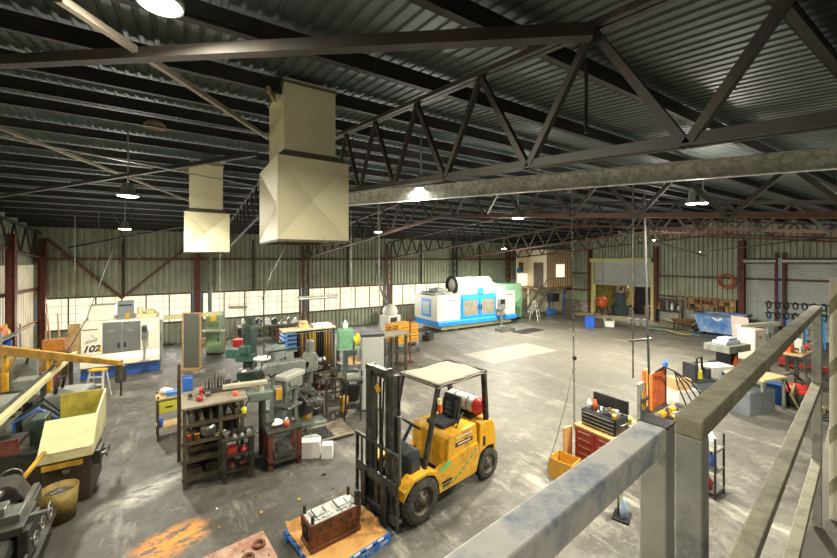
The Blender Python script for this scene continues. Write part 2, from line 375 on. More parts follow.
# ---- columns
def lattice(x, label, m):
    t = thing('lattice_column', label, 'column', (x, YF-.45, 0), 0, 'columns along the windowed wall')
    for dx in (-.16, .16): MB().bar((dx, 0, 0), (dx, 0, 5.15), .09, .11, (1, 0, 0)).build('upright', m, t)
    n = 10
    for k in range(n):
        z = .3+k*.46; s = 1 if k % 2 else -1
        MB().bar((-.14*s, 0, z), (.14*s, 0, z+.46), .03, .05, (0, 1, 0)).build('lacing_bar', m, t)
    MB().bx(-.3, .3, -.2, .2, 0, .03).build('base_plate', m, t)
    return t
lattice(6.0, 'dark lattice column in the windowed wall behind the big cream hood', m_chord)
lattice(11.4, 'brown lattice column behind the yellow pallet stack', m_chord)
lattice(16.8, 'dark lattice column behind the blue and white machining centre', m_purlin)
lattice(22.2, 'rusty lattice column beside the mint green cabinet', m_rust)
def hcol(x, y, h, label, m=m_rust, w=.2, rz=0, grp=None):
    t = thing('steel_column', label, 'column', (x, y, 0), rz, grp)
    MB().bx(-w/2, w/2, -w/2, -w/2+.02, 0, h).bx(-w/2, w/2, w/2-.02, w/2, 0, h).bx(-.01, .01, -w/2+.02, w/2-.02, 0, h).build('shaft', m, t)
    MB().bx(-w*.8, w*.8, -w*.8, w*.8, 0, .025).build('base_plate', m, t)
    return t
hcol(.69, YF-.35, 5.1, 'rust red column beneath the smaller hood', w=.26)
hcol(-4.85, YF-.35, 5.0, 'rust red corner column by the pale side wall', w=.24, rz=PI/2)
hcol(-4.85, 18.1, 5.0, 'rust red column against the pale side wall', w=.24, rz=PI/2)
hcol(X1-.2, D1+.2, 4.9, 'rust red column on the crate side of the shutter opening', w=.22, rz=PI/2)
hcol(X1-.2, D0-.25, 5.0, 'rust red column between shutter opening and tool shelf', w=.22, rz=PI/2)
hcol(X1-.3, 7.85, 5.2, 'rust brown column between blue skip and closed shutters', w=.26, rz=PI/2)
for y, l in ((6.42, 'slim dark post between the two closed shutters'), (6.12, 'slim post beside the wider closed shutter')):
    solo('door_post', MB().bx(-.06, .06, -.06, .06, 0, 4.5), m_rust, l, 'post', (X1-.3, y, 0))
solo('downpipe', MB().cyl((0, 0, 0), (0, 0, 4.2), .11), m_grey, 'grey pipe standing next to the rust red column under the smaller hood', 'pipe', (1.25, YF-.3, 0))
# V bracing in the first bay
bq = aty(122, 298, YF-.2); 
for px, py, l in ((46, 238, 'rust red brace sloping down from the corner column'), (192, 243, 'rust red brace sloping down from the column under the smaller hood')):
    solo('diagonal_brace', MB().bar(aty(px, py, YF-.2), bq, .10, .15, (0, 1, 0)), m_chord, l, 'brace', group='wall braces')
solo('diagonal_brace', MB().bar(bq, bq+Vector((0, 0, 2.5)), .05, .06), m_chord, 'upright strut above the foot of the two sloping wall braces', 'brace', group='wall braces')

# ---- roof purlins
pm = MB()
def zsec(mb, h=.16, w=.05, t=.012):
    mb.bx(X0-.2, X1+2, -t/2, t/2, 0, h); mb.bx(X0-.2, X1+2, -w, t/2, 0, t); mb.bx(X0-.2, X1+2, -t/2, w, h-t, h); return mb
ys = [-6.0+1.1*i for i in range(13)]+[8.75+1.12*i for i in range(12)]
po = solo('roof_purlin', zsec(pm), m_purlin, 'dark steel purlin running under the corrugated roof sheets', 'purlin', group='roof purlins')
for i, y in enumerate(ys):
    o = po if i == 0 else dup(po)
    o.location = (0, y, zroof(y)-.185)
# ---- roof trusses
def truss(x, label, m_b, panel=1.15, k_=1.0, y0=None):
    t = thing('roof_truss', label, 'roof truss', (x, 0, 0), 0, 'roof trusses')
    ya, yb = -6.6, YF-.25
    def chord(nm, f, h, m):
        p = [(ya, f(ya)), (RIDGE, f(RIDGE)), (yb, f(yb))]; mb = MB()
        for s in (-1, 1):                                        # pair of angles back to back
            for (a, b) in ((p[0], p[1]), (p[1], p[2])):
                mb.bar((s*.035*k_, a[0], a[1]), (s*.035*k_, b[0], b[1]), .05*k_, .012*k_); mb.bar((s*.012*k_, a[0], a[1]+h*k_), (s*.012*k_, b[0], b[1]+h*k_), .012*k_, h*2*k_)
        mb.build(nm, m, t)
    chord('top_chord', ztop, .035, m_truss); chord('bottom_chord', zbot, .035, m_b)
    k = 0; y = yb-.1 if y0 is None else y0; up = True
    while y-panel/2 > ya:
        y2 = y-panel/2
        a, b = ((y, zbot(y)), (y2, ztop(y2))) if up else ((y, ztop(y)), (y2, zbot(y2)))
        MB().bar((0, *a), (0, *b), .055*k_, .05*k_, (1, 0, 0)).build('web_member', m_truss, t)
        y = y2; up = not up
    return t
truss(-4.9, 'roof truss against the pale side wall', m_chord)
truss(1.6, 'close roof truss with dark diagonals passing over the mezzanine rail', m_truss, .757, .62, .633+.757*27)
truss(6.0, 'roof truss on the lattice column behind the big hood', m_chord)
truss(11.4, 'roof truss on the lattice column behind the pallet stack', m_chord)
truss(16.8, 'roof truss over the blue and white machining centre', m_chord)
truss(22.2, 'roof truss on the rusty lattice column by the mint green cabinet', m_rust)
# ---- lamps
m_lens = emat('lit lamp lens', '#fffbee', 14)
LAMPK = 62.0
def lamp(px, py, z, label, r=.16, k=1.0, p=None):
    p = p or at(px, py, z)
    t = thing('high_bay_lamp', label, 'lamp', p, 0, 'high bay lamps')
    MB().lathe([(.05, .22), (r*.55, .2), (r*.7, .06), (r*1.08, .03), (r*1.08, -.005), (r*.98, -.005)], n=20).build('housing', m_grey, t)
    MB().lathe([(r*.98, -.004), (r*.6, -.02), (.001, -.024)], n=20).build('lens', m_lens, t)
    zr = max(.3, zroof(p.y)-p.z-.02)
    MB().cyl((0, 0, .2), (0, 0, zr), .014, 6).build('hanger', m_grey, t)
    l = bpy.data.lights.new('lamp light', 'AREA'); l.shape = 'DISK'; l.size = r*2; l.energy = LAMPK*k*.6; l.color = (1, .945, .79)
    lo = bpy.data.objects.new('lamp_light', l); COL.objects.link(lo); lo.parent = t; lo.location = (0, 0, -.04)
    l = bpy.data.lights.new('lamp glow', 'SPOT'); l.spot_size = R(168); l.spot_blend = .35; l.shadow_soft_size = r*.8; l.energy = LAMPK*k*1.35; l.color = (1, .945, .79)
    lo = bpy.data.objects.new('lamp_glow', l); COL.objects.link(lo); lo.parent = t; lo.location = (0, 0, -r*.8-.06)
    l = bpy.data.lights.new('lamp spill', 'POINT'); l.shadow_soft_size = .1; l.energy = LAMPK*k*.22; l.color = (1, .95, .84)
    lo = bpy.data.objects.new('lamp_spill', l); COL.objects.link(lo); lo.parent = t; lo.location = (0, 0, -.3)
    return t
lamp(160, 4, 5.3, 'bright lamp hanging nearest above the mezzanine, brushed by the top of the picture', .09, .8)
lamp(128, 196, 5.2, 'round lamp left of the smaller hood, higher of the two over the cream machine', .15, 2.0)
lamp(125, 229, 5.0, 'round lamp lower of the two above the cream machine numbered 102', .15, 4.6)
lamp(421, 189, 5.2, 'round lamp just above the galvanised beam right of the big hood', .12, 2.4)
lamp(518, 218, 5.1, 'round lamp under the truss chords over the open floor', .14, 4.2)
lamp(692, 203.5, 5.1, 'first of two twin lamps side by side over the bin side of the floor', .09, 3.4)
lamp(703, 203, 5.1, 'second of the twin lamps, on the yellow post side', .09, 3.4)
lamp(651, 240, 4.9, 'small distant lamp in front of the half raised shutter', .16, 9.5)
lamp(504, 248.5, 4.75, 'tiny distant lamp by the rusty lattice column', .16, 9.0)
lamp(378, 232, 5.0, 'flat dim lamp between the big hood and the galvanised beam', .13, 3.6)
for x, y, k in ((12.5, 15.0, 3.0), (13.0, -3.0, 2.6), (19.5, -2.5, 2.6), (4.5, -4.0, 2.0), (-2.5, -3.5, 2.0), (-3.6, 4.6, 2.2)):
    pass
lamp(0, 0, 0, 'added unseen lamp beside the view, lighting rail tops and hoods', .15, 1.3, Vector((6.6, .7, 5.0)))  # added out of view to brighten the rail tops and hood sides
lamp(0, 0, 0, 'added unseen lamp well behind the rail, lighting the beam and hood fronts', .15, .75, Vector((-1.4, -2.2, 5.0)))  # added behind the camera to lift the galvanised beam and hood fronts
lamp(0, 0, 0, 'added unseen fill lamp behind the view, past the mezzanine', .15, 2.6, Vector((11.0, -2.6, 5.0)))  # this lamp and the two below are unseen, added as fill
lamp(0, 0, 0, 'added unseen fill lamp towards the end wall, past the closed shutters', .15, 2.6, Vector((20.0, -2.0, 5.0)))
lamp(0, 0, 0, 'added unseen fill lamp outside the view, towards the pale side wall', .15, 1.8, Vector((-3.9, 6.2, 5.0)))
# ================= mezzanine and rails =================
m_rail = mat('weathered painted rail', '#aea78c', .7, 0, .2, 9, .08, '#6d6a55', .3, 6)
m_railtop = mat('rubbed grey white rail', '#e4e2da', .6, 0, .12, 14, .05, '#7186ab', .3, 9)
m_railpost = mat('dull zinc rail post', '#b0b1aa', .5, .4, .2, 10, .05, '#6a6d6c', .3, 9)
E_ = Vector((.9927, .1208, 0)); RZ = math.atan2(E_.y, E_.x); RO = Vector((.808, .342, 0))
t = thing('guard_rail', 'grey rail section running from the near post back to the tall yellow column', 'guard rail', RO, RZ, 'mezzanine guard rails')
W_, H_, LN = .0465, .036, 2.75
for z, s0 in ((3.8, 0), (3.3, .0), (2.8, .0)):
    MB().bx(s0 if z > 3.7 else s0+.047, LN, -W_, 0, z-H_, z).build('top_rail' if z > 3.7 else 'lower_rail', m_rail, t, .003)
MB().bx(0, .046, -W_+.001, -.001, 2.36, 3.8-H_).build('post', m_railpost, t, .003)
MB().bx(LN-.05, LN-.004, -W_+.001, -.001, 2.36, 3.8-H_).build('post', m_railpost, t, .003)
t = thing('guard_rail', 'nearest rail section, its top rubbed grey white with blue smears', 'guard rail', RO, RZ, 'mezzanine guard rails')
MB().bx(-1.9, -.08, -.012, .033, 3.757, 3.8).build('top_rail', m_railtop, t, .003)
MB().bx(-1.9, -.08, -.012, .033, 3.26, 3.3).build('lower_rail', m_rail, t, .003)
MB().bx(-.079, -.034, -.012, .033, 2.36, 3.796).build('post', m_railpost, t, .003)
MB().bx(-.0795, -.0335, -.0125, .0335, 3.796, 3.8).build('post_cap', m_dark, t)
MB().bx(-1.9, -1.855, -.011, .032, 2.36, 3.756).build('post', m_railpost, t, .003)
mz = MB(); o = MB()
dl = lambda s, n: RO+E_*s+Vector((-E_.y, E_.x, 0))*n
pl = [dl(-3.5, .03), dl(5.2, .03), Vector((6.0, -1.5, 0)), Vector((6.0, -6.6, 0)), Vector((-3, -6.6, 0))]
mz.prism([(p.x, p.y) for p in pl], 2.2, 2.35, 'xy')
struct('mezzanine_floor', mz, mat('dark mezzanine boards', '#4d4638', .8, 0, .3, 5))
m_ycol = mat('yellow green stained column', '#a8a24a', .6, 0, .25, 5, .05, '#6f6a2f', .4, 4)
c0 = dl(3.06, -.15)
solo('timber_column', MB().bx(-.05, .05, -.05, .05, 3.98, 5.62), m_ycol, 'yellow green column rising from the far end of the mezzanine rail to the roof', 'column', c0, RZ)
t = thing('striped_post', 'cream post with olive diagonal bands at the end of the mezzanine rail', 'post', dl(2.93, -.10), RZ)
MB().bx(-.03, .02, -.03, .03, 2.35, 3.97).build('shaft', mat('cream post paint', '#ece7d6', .6, 0, .1, 8), t, .002)
for z in (3.72, 3.3, 2.85, 2.5):
    MB().prism([(.031, z), (.031, z+.09), (-.031, z+.15), (-.031, z+.06)], -.0315, -.0285, 'yz').prism([(-.031, z+.06), (-.031, z+.15), (.031, z+.09), (.031, z)], .0, .0, 'yz') if False else None
    b = MB(); b.add([(-.0315, -.031, z+.1), (-.0315, .031, z), (-.0315, .031, z+.1), (-.0315, -.031, z+.2), (.0215, -.031, z+.1), (.0215, -.031, z+.2), (.0215, .031, z), (.0215, .031, z+.1), ], [(0, 1, 2, 3), (0, 3, 5, 4), (1, 6, 7, 2), (4, 5, 7, 6), (3, 2, 7, 5), (0, 4, 6, 1)])
    b.build('painted_band', m_rail, t)
MB().bar((-.005, -.07, 2.35), (-.005, -.07, 4.05), .03, .05).build('edge_batten', m_dark, t)
# ================= forklift =================
fk = thing('forklift', 'yellow gas forklift with a beige covered cage parked behind the loaded pallet', 'forklift', (3.09, 5.38, 0), R(189.5))
m_tyre = mat('tyre rubber', '#35342f', .85, 0, .25, 10, .1, '#5c564a', .3, 8)
m_hub = mat('grubby rim', '#6b6455', .6, .2, .25, 9, 0, '#3f3a31', .35)
m_mast = mat('worn black mast', '#3a3c3b', .4, .5, .3, 7, .03, '#6b675c', .28, 8)
def wheel(x, y, r, w, s):
    b = MB(); ro = r
    b.lathe([(r*.6, -w/2), (r*.9, -w/2), (r*.98, -w*.4), (r, -w*.2), (r, w*.2), (r*.98, w*.4), (r*.9, w/2), (r*.6, w/2)], (x, y, r), (0, 1, 0), 32)
    for k in range(26):
        a = 2*PI*k/26; b.box((x+math.cos(a)*r*.985, y, r+math.sin(a)*r*.985), (.03, w*.9, r*.08), 0, 0, -a+PI/2)
    t = b.build('wheel', m_tyre, fk)
    h = MB(); h.lathe([(r*.62, s*w*.5), (r*.6, s*w*.28), (r*.45, s*w*.2), (r*.42, s*w*.3), (r*.2, s*w*.34), (r*.18, s*w*.52), (.001, s*w*.54)], (x, y, r), (0, 1, 0), 28)
    for k in range(6):
        a = 2*PI*k/6; q = Vector((x+math.cos(a)*r*.33, y+s*w*.3, r+math.sin(a)*r*.33)); h.cyl(q, q+Vector((0, s*.03, 0)), .018, 6)
    h.build('rim', m_hub, t)
wheel(0, .46, .35, .2, 1); wheel(0, -.46, .35, .2, -1); wheel(-1.73, .42, .28, .17, 1); wheel(-1.73, -.42, .28, .17, -1)
# lower body with a sweeping sill, side by side
for s in (1, -1):
    MB().prism([(-.42, .32), (-.38, .26), (-1.36, .26), (-1.46, .52), (-1.42, .78), (-.95, .76), (-.72, .72), (-.40, .60)], s*.36, s*.5, 'xz').build('side_panel', m_yellow, fk, .012)
    MB().prism([(.40, .48), (.38, .62), (.2, .75), (-.1, .77), (-.3, .70), (-.40, .55), (-.44, .32), (-.36, .32), (-.33, .52), (-.24, .65), (-.08, .715), (.18, .70), (.33, .58)], s*.34, s*.56, 'xz').build('fender', m_yellow, fk, .008)
    MB().bx(-.40, -.70, s*.36, s*.515, .40, .43).bx(-.42, -.66, s*.365, s*.52, .355, .365).build('step', m_black, fk)
MB().prism([(.1, .30), (.1, .55), (-.35, .55), (-.45, .48), (-1.4, .48), (-1.4, .25), (-.4, .25)], -.36, .36, 'xz').build('chassis', m_black, fk, .01)
MB().prism([(-.62, .50), (-.66, 1.06), (-.72, 1.10), (-1.42, 1.12), (-1.48, .50)], -.46, .46, 'xz').build('engine_hood', m_yellow, fk, .03)
MB().prism([(.18, .55), (.12, .98), (.02, 1.10), (-.06, 1.08), (-.06, .55)], -.22, .42, 'xz').build('dash_cowl', m_char, fk, .02)
cw = MB().prism([(-1.44, .50), (-1.47, 1.1), (-1.80, 1.1), (-1.90, 1.0), (-1.95, .72), (-1.93, .45), (-1.90, .38), (-1.89, .5), (-1.86, .6), (-1.7, .62), (-1.52, .58)], -.5, .5, 'xz').build('counterweight', m_yellow, fk, .05, 3)
MB().bx(-1.62, -1.55, .44, .502, .66, .84).build('vent_slot', m_black, fk)
# decals: dark strip with pale bar, and brushed green strokes
MB().bx(-.84, -1.3, .461, .464, .86, .93).build('stripe_decal', mat('dark maroon decal', '#3c2a2b', .5), fk)
MB().bx(-.90, -1.24, .464, .466, .885, .91).bx(-.86, -1.28, .461, .464, 1.0, 1.03).build('lettering_strip', mat('dull white decal', '#c8c4b8', .5), fk)
m_gr = mat('brushed green paint', '#3fbf86', .5, 0, .2, 12)
MB().prism([(-.44, .60), (-.68, .67), (-.68, .735), (-.44, .66)], .501, .504, 'xz').build('green_brush_mark', m_gr, fk)
gp = MB()
for k in range(9):
    a = k/8; x = -.50-.82*a; z = .31+.06*a+.30*a*a
    gp.box((x, .5015, z), (.07, .004, .05), 0, 0, .35+.5*a)
gp.build('green_brush_lettering', mat('pale green brushed paint', '#6f9a6d', .6, 0, .35, 25), fk)
# seat
st = MB().box((-1.0, 0, 1.14), (.44, .44, .09), 0, 0, .05).build('seat', m_rubber, fk, .03, 3)
MB().box((-1.24, 0, 1.35), (.10, .40, .42), 0, 0, -.2).box((-1.2, .14, 1.34), (.11, .07, .34), 0, 0, -.2).box((-1.2, -.14, 1.34), (.11, .07, .34), 0, 0, -.2).build('backrest', m_rubber, st, .04, 3)
for z in (1.25, 1.33, 1.41):
    MB().box((-1.185+(1.35-z)*.2, 0, z), (.05, .2, .05), 0, 0, -.2).build('back_rib', m_char, st, .01)
MB().tube([(-1.25, .28, 1.3), (-1.1, .3, 1.2), (-1.0, .33, 1.1), (-1.12, .47, .92)], .018, 6).build('seat_belt', m_black, fk)
# controls
MB().cyl((.0, .0, 1.0), (-.22, 0, 1.28), .03, 10).torus((-.23, 0, 1.3), (-.6, 0, .75), .17, .014, 24, 6).bar((-.23, -.16, 1.3), (-.23, .16, 1.3), .03, .012).build('steering_wheel', m_black, fk)
lv = MB()
for k in range(3): lv.cyl((-.05, -.2-.06*k, 1.05), (-.14, -.2-.06*k, 1.28), .008, 6).ball((-.145, -.2-.06*k, 1.29), .02, 8)
lv.build('control_lever', m_black, fk)
# gas bottle lying across the counterweight
gb = MB().lathe([(.001, -.48), (.1, -.46), (.15, -.39), (.155, -.28), (.155, .18), (.15, .26)], (-1.66, .0, 1.32), (0, 1, 0), 22).build('gas_bottle', mat('silver bottle paint', '#d6d5cf', .35, .1, .1, 6), fk)
MB().lathe([(.155, .26), (.16, .30), (.13, .38), (.08, .42), (.001, .43)], (-1.66, 0, 1.32), (0, 1, 0), 22).build('red_end', m_red2, gb)
for y in (-.2, .12): MB().torus((-1.66, y, 1.32), (0, 1, 0), .163, .012, 24, 6).build('strap', m_steel, gb)
MB().bx(-1.82, -1.50, -.4, .25, 1.10, 1.17).build('bottle_cradle', m_black, fk)
# cage
gd = MB()
for s in (1, -1):
    MB().bar((-.12, s*.44, .75), (-.42, s*.46, 2.0), .06, .08, (0, 1, 0)).build('front_pillar', m_mast, fk, .006)
    MB().bar((-1.72, s*.44, 1.05), (-1.62, s*.46, 2.0), .07, .09, (0, 1, 0)).build('rear_pillar', m_mast, fk, .006)
MB().bar((-.40, .48, 2.02), (-1.66, .48, 2.02), .05, .06).bar((-.40, -.48, 2.02), (-1.66, -.48, 2.02), .05, .06).bar((-.40, -.5, 2.02), (-.40, .5, 2.02), .05, .06).bar((-1.64, -.5, 2.02), (-1.64, .5, 2.02), .05, .06).build('roof_frame', m_mast, fk, .005)
gr = MB(); nx, ny = 12, 8; vs = []
for i in range(nx+1):
    for j in range(ny+1):
        x = -.37-1.3*i/nx; y = -.52+1.04*j/ny; z = 2.055+.02*math.sin(i*.9)*math.sin(j*1.1)-(.03 if i in (0, nx) else 0)-(.03 if j in (0, ny) else 0)
        vs.append((x, y, z))
gr.add(vs, [(i*(ny+1)+j, (i+1)*(ny+1)+j, (i+1)*(ny+1)+j+1, i*(ny+1)+j+1) for i in range(nx) for j in range(ny)], 0, True)
cv = gr.build('roof_cover', mat('beige canvas', '#8d8370', .85, 0, .1, 4, .1), fk); sm = cv.modifiers.new('s', 'SOLIDIFY'); sm.thickness = .015
for s in (1,): MB().bx(-.36, -.42, .5, .56, 1.62, 1.74).build('indicator_lamp', mat('orange lens', '#d2641e', .3), fk); MB().bx(-.36, -.40, .5, .56, 1.75, 1.84).build('head_lamp', mat('amber white lens', '#e8dca8', .3), fk)
# mast
for s in (1, -1):
    MB().bx(.31, .45, s*.30-.035, s*.30+.035, .12, 2.32).bx(.29, .32, s*.30-.05, s*.30+.05, .12, 2.32).bx(.43, .46, s*.30-.05, s*.30+.05, .12, 2.32).build('outer_channel', m_mast, fk, .004)
    MB().bx(.36, .47, s*.22-.03, s*.22+.03, .16, 2.42).build('inner_channel', m_mast, fk, .004)
    MB().cyl((.33, s*.36, .2), (.33, s*.36, 1.7), .035, 12).build('lift_cylinder', m_steel, fk)
    MB().cyl((.30, s*.2, .55), (-.05, s*.22, .85), .045, 10).build('tilt_cylinder', m_mast, fk)
    MB().tube([(.46, s*.1, .5), (.46, s*.1, 1.4), (.44, s*.12, 2.2), (.38, s*.16, 2.34), (.30, s*.18, 2.2), (.28, s*.2, 1.2)], .016, 6).build('hose', m_rubber, fk)
    MB().bar((.47, s*.07, .6), (.47, s*.07, 2.25), .02, .03).build('chain', m_dark, fk)
for q in ((.36, .44, -.33, .33, 2.24, 2.32), (.43, .53, -.26, .26, 2.34, 2.42), (.36, .42, -.33, .33, 1.1, 1.18), (.36, .42, -.33, .33, .3, .42)): MB().bx(*q).build('cross_tie', m_mast, fk, .004)
MB().box((.55, .12, 2.12), (.02, .12, .12), 0, .7).build('star_plate', m_oldyel, fk)
# carriage and load guard
cg = MB()
for z in (.17, .62): cg.bx(.475, .535, -.51, .51, z, z+.11)
for y in (-.33, .0, .33): cg.bx(.475, .505, y-.05, y+.05, .15, .74)
cg.build('carriage', m_mast, fk, .006)
bk = MB().bar((.51, -.53, .12), (.51, -.53, 1.22), .04, .05, (0, 1, 0)).bar((.51, .53, .12), (.51, .53, 1.22), .04, .05, (0, 1, 0)).bar((.51, -.55, 1.22), (.51, .55, 1.22), .05, .04).bar((.51, -.53, .76), (.51, .53, .76), .05, .05)
for k in range(1, 8): bk.bar((.51, -.53+k*.1375, .76), (.51, -.53+k*.1375, 1.22), .022, .035, (0, 1, 0))
bk.build('load_backrest', m_mast, fk, .004)
for s in (1, -1):
    MB().bx(.54, .58, s*.27-.06, s*.27+.06, .03, .70).prism([(.54, .025), (.54, .065), (1.55, .055), (1.62, .035), (1.62, .025)], s*.27-.06, s*.27+.06, 'xz').build('fork', m_mast, fk, .004)
# ================= pallet, mould block, die plate =================
pr = R(10.5); pc = Vector((1.92, 5.22, 0))
t = thing('pallet', 'blue timber pallet carrying the rusty mould block in front of the forklift', 'pallet', pc, pr)
m_pblue = mat('blue pallet paint', '#2c67b3', .6, 0, .2, 6, 0, '#9fb2c4', .22, 10); m_pdk = mat('navy pallet side', '#27406a', .6, 0, .25, 6)
for k in range(7): MB().bx(-.56, .56, -.56+k*.165, -.56+k*.165+.12, .115, .135).build('deck_board', m_pblue, t)
for y in (-.56, -.05, .46): MB().bx(-.56, .56, y, y+.1, .0, .018).build('bottom_board', m_pblue, t)
for y in (-.55, -.05, .45):
    for x in (-.55, -.05, .45): MB().bx(x, x+.1, y, y+.1, .018, .095).build('block', m_pblue, t)
for x in (-.56, -.05, .46): MB().bx(x, x+.1, -.56, .56, .095, .115).build('stringer_board', m_pblue, t)
text('lettering', 'CHEP', .055, (.44, -.5615, .055), (PI/2, 0, 0), m_paper, t)
MB().bx(.30, .56, -.561, -.556, .02, .10).build('end_panel', m_pblue, t)
MB().bx(-.56, .30, -.561, -.55, .018, .085).build('side_board', m_pblue, t)
for k in range(5): MB().box((-.42+k*.2, -.558, .125), (.10, .012, .028)).build('white_label', m_paper, t)
sh = MB(); n = 16; vs = []
for i in range(n+1):
    for j in range(n+1):
        x = -.54+1.08*i/n; y = -.53+1.06*j/n; e = max(abs(x)/.54, abs(y)/.53); z = .139+.02*math.sin(3*x+1)*0
        if j >= n-1: z += .05*(j-n+2)
        if i >= n-1 and j > 3: z += .035*(i-n+2)+.012*math.sin(j*2.2)
        if i <= 1 and j > 8: z += .04*(1-i)
        vs.append((x, y, z))
sh.add(vs, [(i*(n+1)+j, (i+1)*(n+1)+j, (i+1)*(n+1)+j+1, i*(n+1)+j+1) for i in range(n) for j in range(n)], 0, False)
o = solo('cardboard_sheet', sh, mat('tan corrugated sheet', '#d6a25c', .75, 0, .15, 3, .03, '#a8733a', .3), 'tan sheet with bent up rims lining the blue pallet', 'cardboard', pc, pr)
sd = o.modifiers.new('s', 'SOLIDIFY'); sd.thickness = .006; sd.offset = 1
t = thing('mould_block', 'rusty steel mould block with two bright cavities standing on the blue pallet', 'mould', (1.83, 5.19, .148), R(6))
t.scale = (1.1, 1.08, 1.12)
m_rblk = mat('rusted tool steel', '#7a4a2c', .6, .3, .3, 7, .1, '#4a2f20', .4, 6); m_bright = mat('bright machined steel', '#d4d5d0', .3, .35, .15, 12, 0, '#8d8c86', .25, 9)
MB().bx(-.35, .35, -.17, .17, 0, .05).bx(-.34, .34, -.155, .155, .05, .17).build('lower_plate', m_rblk, t, .006)
MB().bx(-.35, .35, -.165, .165, .175, .33).build('upper_plate', m_rblk, t, .006)
MB().bx(-.33, .33, -.15, .15, .33, .337).build('machined_face', m_bright, t)
for cx in (-.15, .15):
    c = MB().bx(cx-.12, cx+.12, -.10, .10, .337, .355).bx(cx-.09, cx+.09, -.075, .075, .355, .378)
    for q in (-.06, .02, .06): c.bx(cx+q-.012, cx+q+.012, -.13, -.10, .337, .36)
    c.build('cavity_insert', m_bright, t, .004)
    MB().bx(cx-.095, cx-.08, -.09, .09, .355, .372).bx(cx+.03, cx+.045, -.07, .04, .378, .384).build('slot', m_dark, t)
for x, y, h in ((-.31, .13, .1), (-.31, -.13, .1), (.31, .13, .11)): MB().cyl((x, y, .33), (x, y, .33+h), .022, 12).build('guide_pin', m_dark, t)
MB().cyl((.31, -.12, .33), (.31, -.12, .50), .04, 14).build('guide_post', m_dark, t)
for k in range(4): MB().cyl((-.22+k*.14, -.166, .25), (-.22+k*.14, -.175, .25), .02, 10).build('plug', m_dark, t); MB().bx(-.352, -.348, -.08, .08, .10, .28).build('end_pocket', m_black, t)
MB().bx(-.352, -.342, -.03, .03, .2, .24).build('lifting_lug', m_steel, t)
t = thing('die_plate', 'pinkish rusted steel plate with loose rings lying in front of the pallet', 'steel plate', (.46, 4.47, 0), R(7))
MB().bx(-.5, .5, -.6, .6, 0, .42).build('lower_block', m_rblk, t, .01); MB().bx(-.52, .52, -.62, .62, .43, .6).build('top_plate', mat('scaled pinkish steel', '#b59a86', .6, .2, .3, 7, .1, '#8a5236', .45, 5), t, .01)
for k in range(5):
    for j in range(3): MB().cyl((-.44+k*.22, -.1+j*.25, .6), (-.44+k*.22, -.1+j*.25, .601), .014, 8).build('bolt_hole', m_black, t)
for px, py, l in ((259, 544, 'rusty steel ring lying near the corner of the pinkish plate'), (248, 558, 'rusty steel ring at the picture edge of the pinkish plate')):
    p = at(px, py, .615); solo('steel_ring', MB().lathe([(.045, 0), (.075, 0), (.075, .03), (.045, .03), (.045, 0)], n=22), m_rblk, l, 'ring', (p.x, p.y, .6))
# ================= hoods =================
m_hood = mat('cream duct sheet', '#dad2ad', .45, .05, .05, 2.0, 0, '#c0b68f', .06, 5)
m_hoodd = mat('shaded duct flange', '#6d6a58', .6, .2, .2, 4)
def hood(name_lbl, x0, y0, wx, wy, zb, zt, ztop_):
    t = thing('extraction_hood', name_lbl, 'extraction hood', (x0, y0, 0), 0, 'hanging extraction hoods')
    b = MB()
    d = .085
    for (p, q, nrm) in (((0, 0), (wx, 0), (0, 1)), ((0, 0), (0, wy), (1, 0)), ((wx, 0), (wx, wy), (-1, 0)), ((0, wy), (wx, wy), (0, -1))):
        p, q = Vector((*p, 0)), Vector((*q, 0)); c = (p+q)/2+Vector((*nrm, 0))*d; zc = (zb+zt)/2
        vs = [p+Vector((0, 0, zb)), q+Vector((0, 0, zb)), q+Vector((0, 0, zt)), p+Vector((0, 0, zt)), c+Vector((0, 0, zc))]
        b.add(vs, [(0, 1, 4), (1, 2, 4), (2, 3, 4), (3, 0, 4)])
    b.build('hood_box', m_hood, t)
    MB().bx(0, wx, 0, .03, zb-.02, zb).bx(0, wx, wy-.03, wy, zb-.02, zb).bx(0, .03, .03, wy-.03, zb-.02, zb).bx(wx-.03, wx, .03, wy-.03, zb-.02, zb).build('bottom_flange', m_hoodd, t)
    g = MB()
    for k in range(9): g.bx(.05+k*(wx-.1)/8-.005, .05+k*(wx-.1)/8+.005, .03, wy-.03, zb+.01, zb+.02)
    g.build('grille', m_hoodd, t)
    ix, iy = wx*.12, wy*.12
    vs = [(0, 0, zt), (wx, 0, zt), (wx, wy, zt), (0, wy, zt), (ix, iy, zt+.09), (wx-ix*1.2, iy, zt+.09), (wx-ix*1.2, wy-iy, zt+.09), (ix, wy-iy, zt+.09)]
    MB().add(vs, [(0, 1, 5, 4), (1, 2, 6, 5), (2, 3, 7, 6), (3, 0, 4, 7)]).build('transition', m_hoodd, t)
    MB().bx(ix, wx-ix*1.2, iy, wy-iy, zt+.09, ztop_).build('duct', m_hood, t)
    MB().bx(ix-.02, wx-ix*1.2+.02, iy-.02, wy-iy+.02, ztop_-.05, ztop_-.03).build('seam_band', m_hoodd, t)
    MB().bar((ix-.03, iy+.3, ztop_-.12), (ix-.16, iy-.05, ztop_-.18), .03, .05).build('bracket', m_wood, t)
    return t
hood('large cream extraction hood with creased sides hanging nearest, in front of the roof truss', .77, 3.67, .71, .95, 4.3, 5.1, 5.90)
hood('smaller cream extraction hood hanging further off above the rust red column', .06, 8.65, .80, .95, 4.27, 5.06, 6.1)
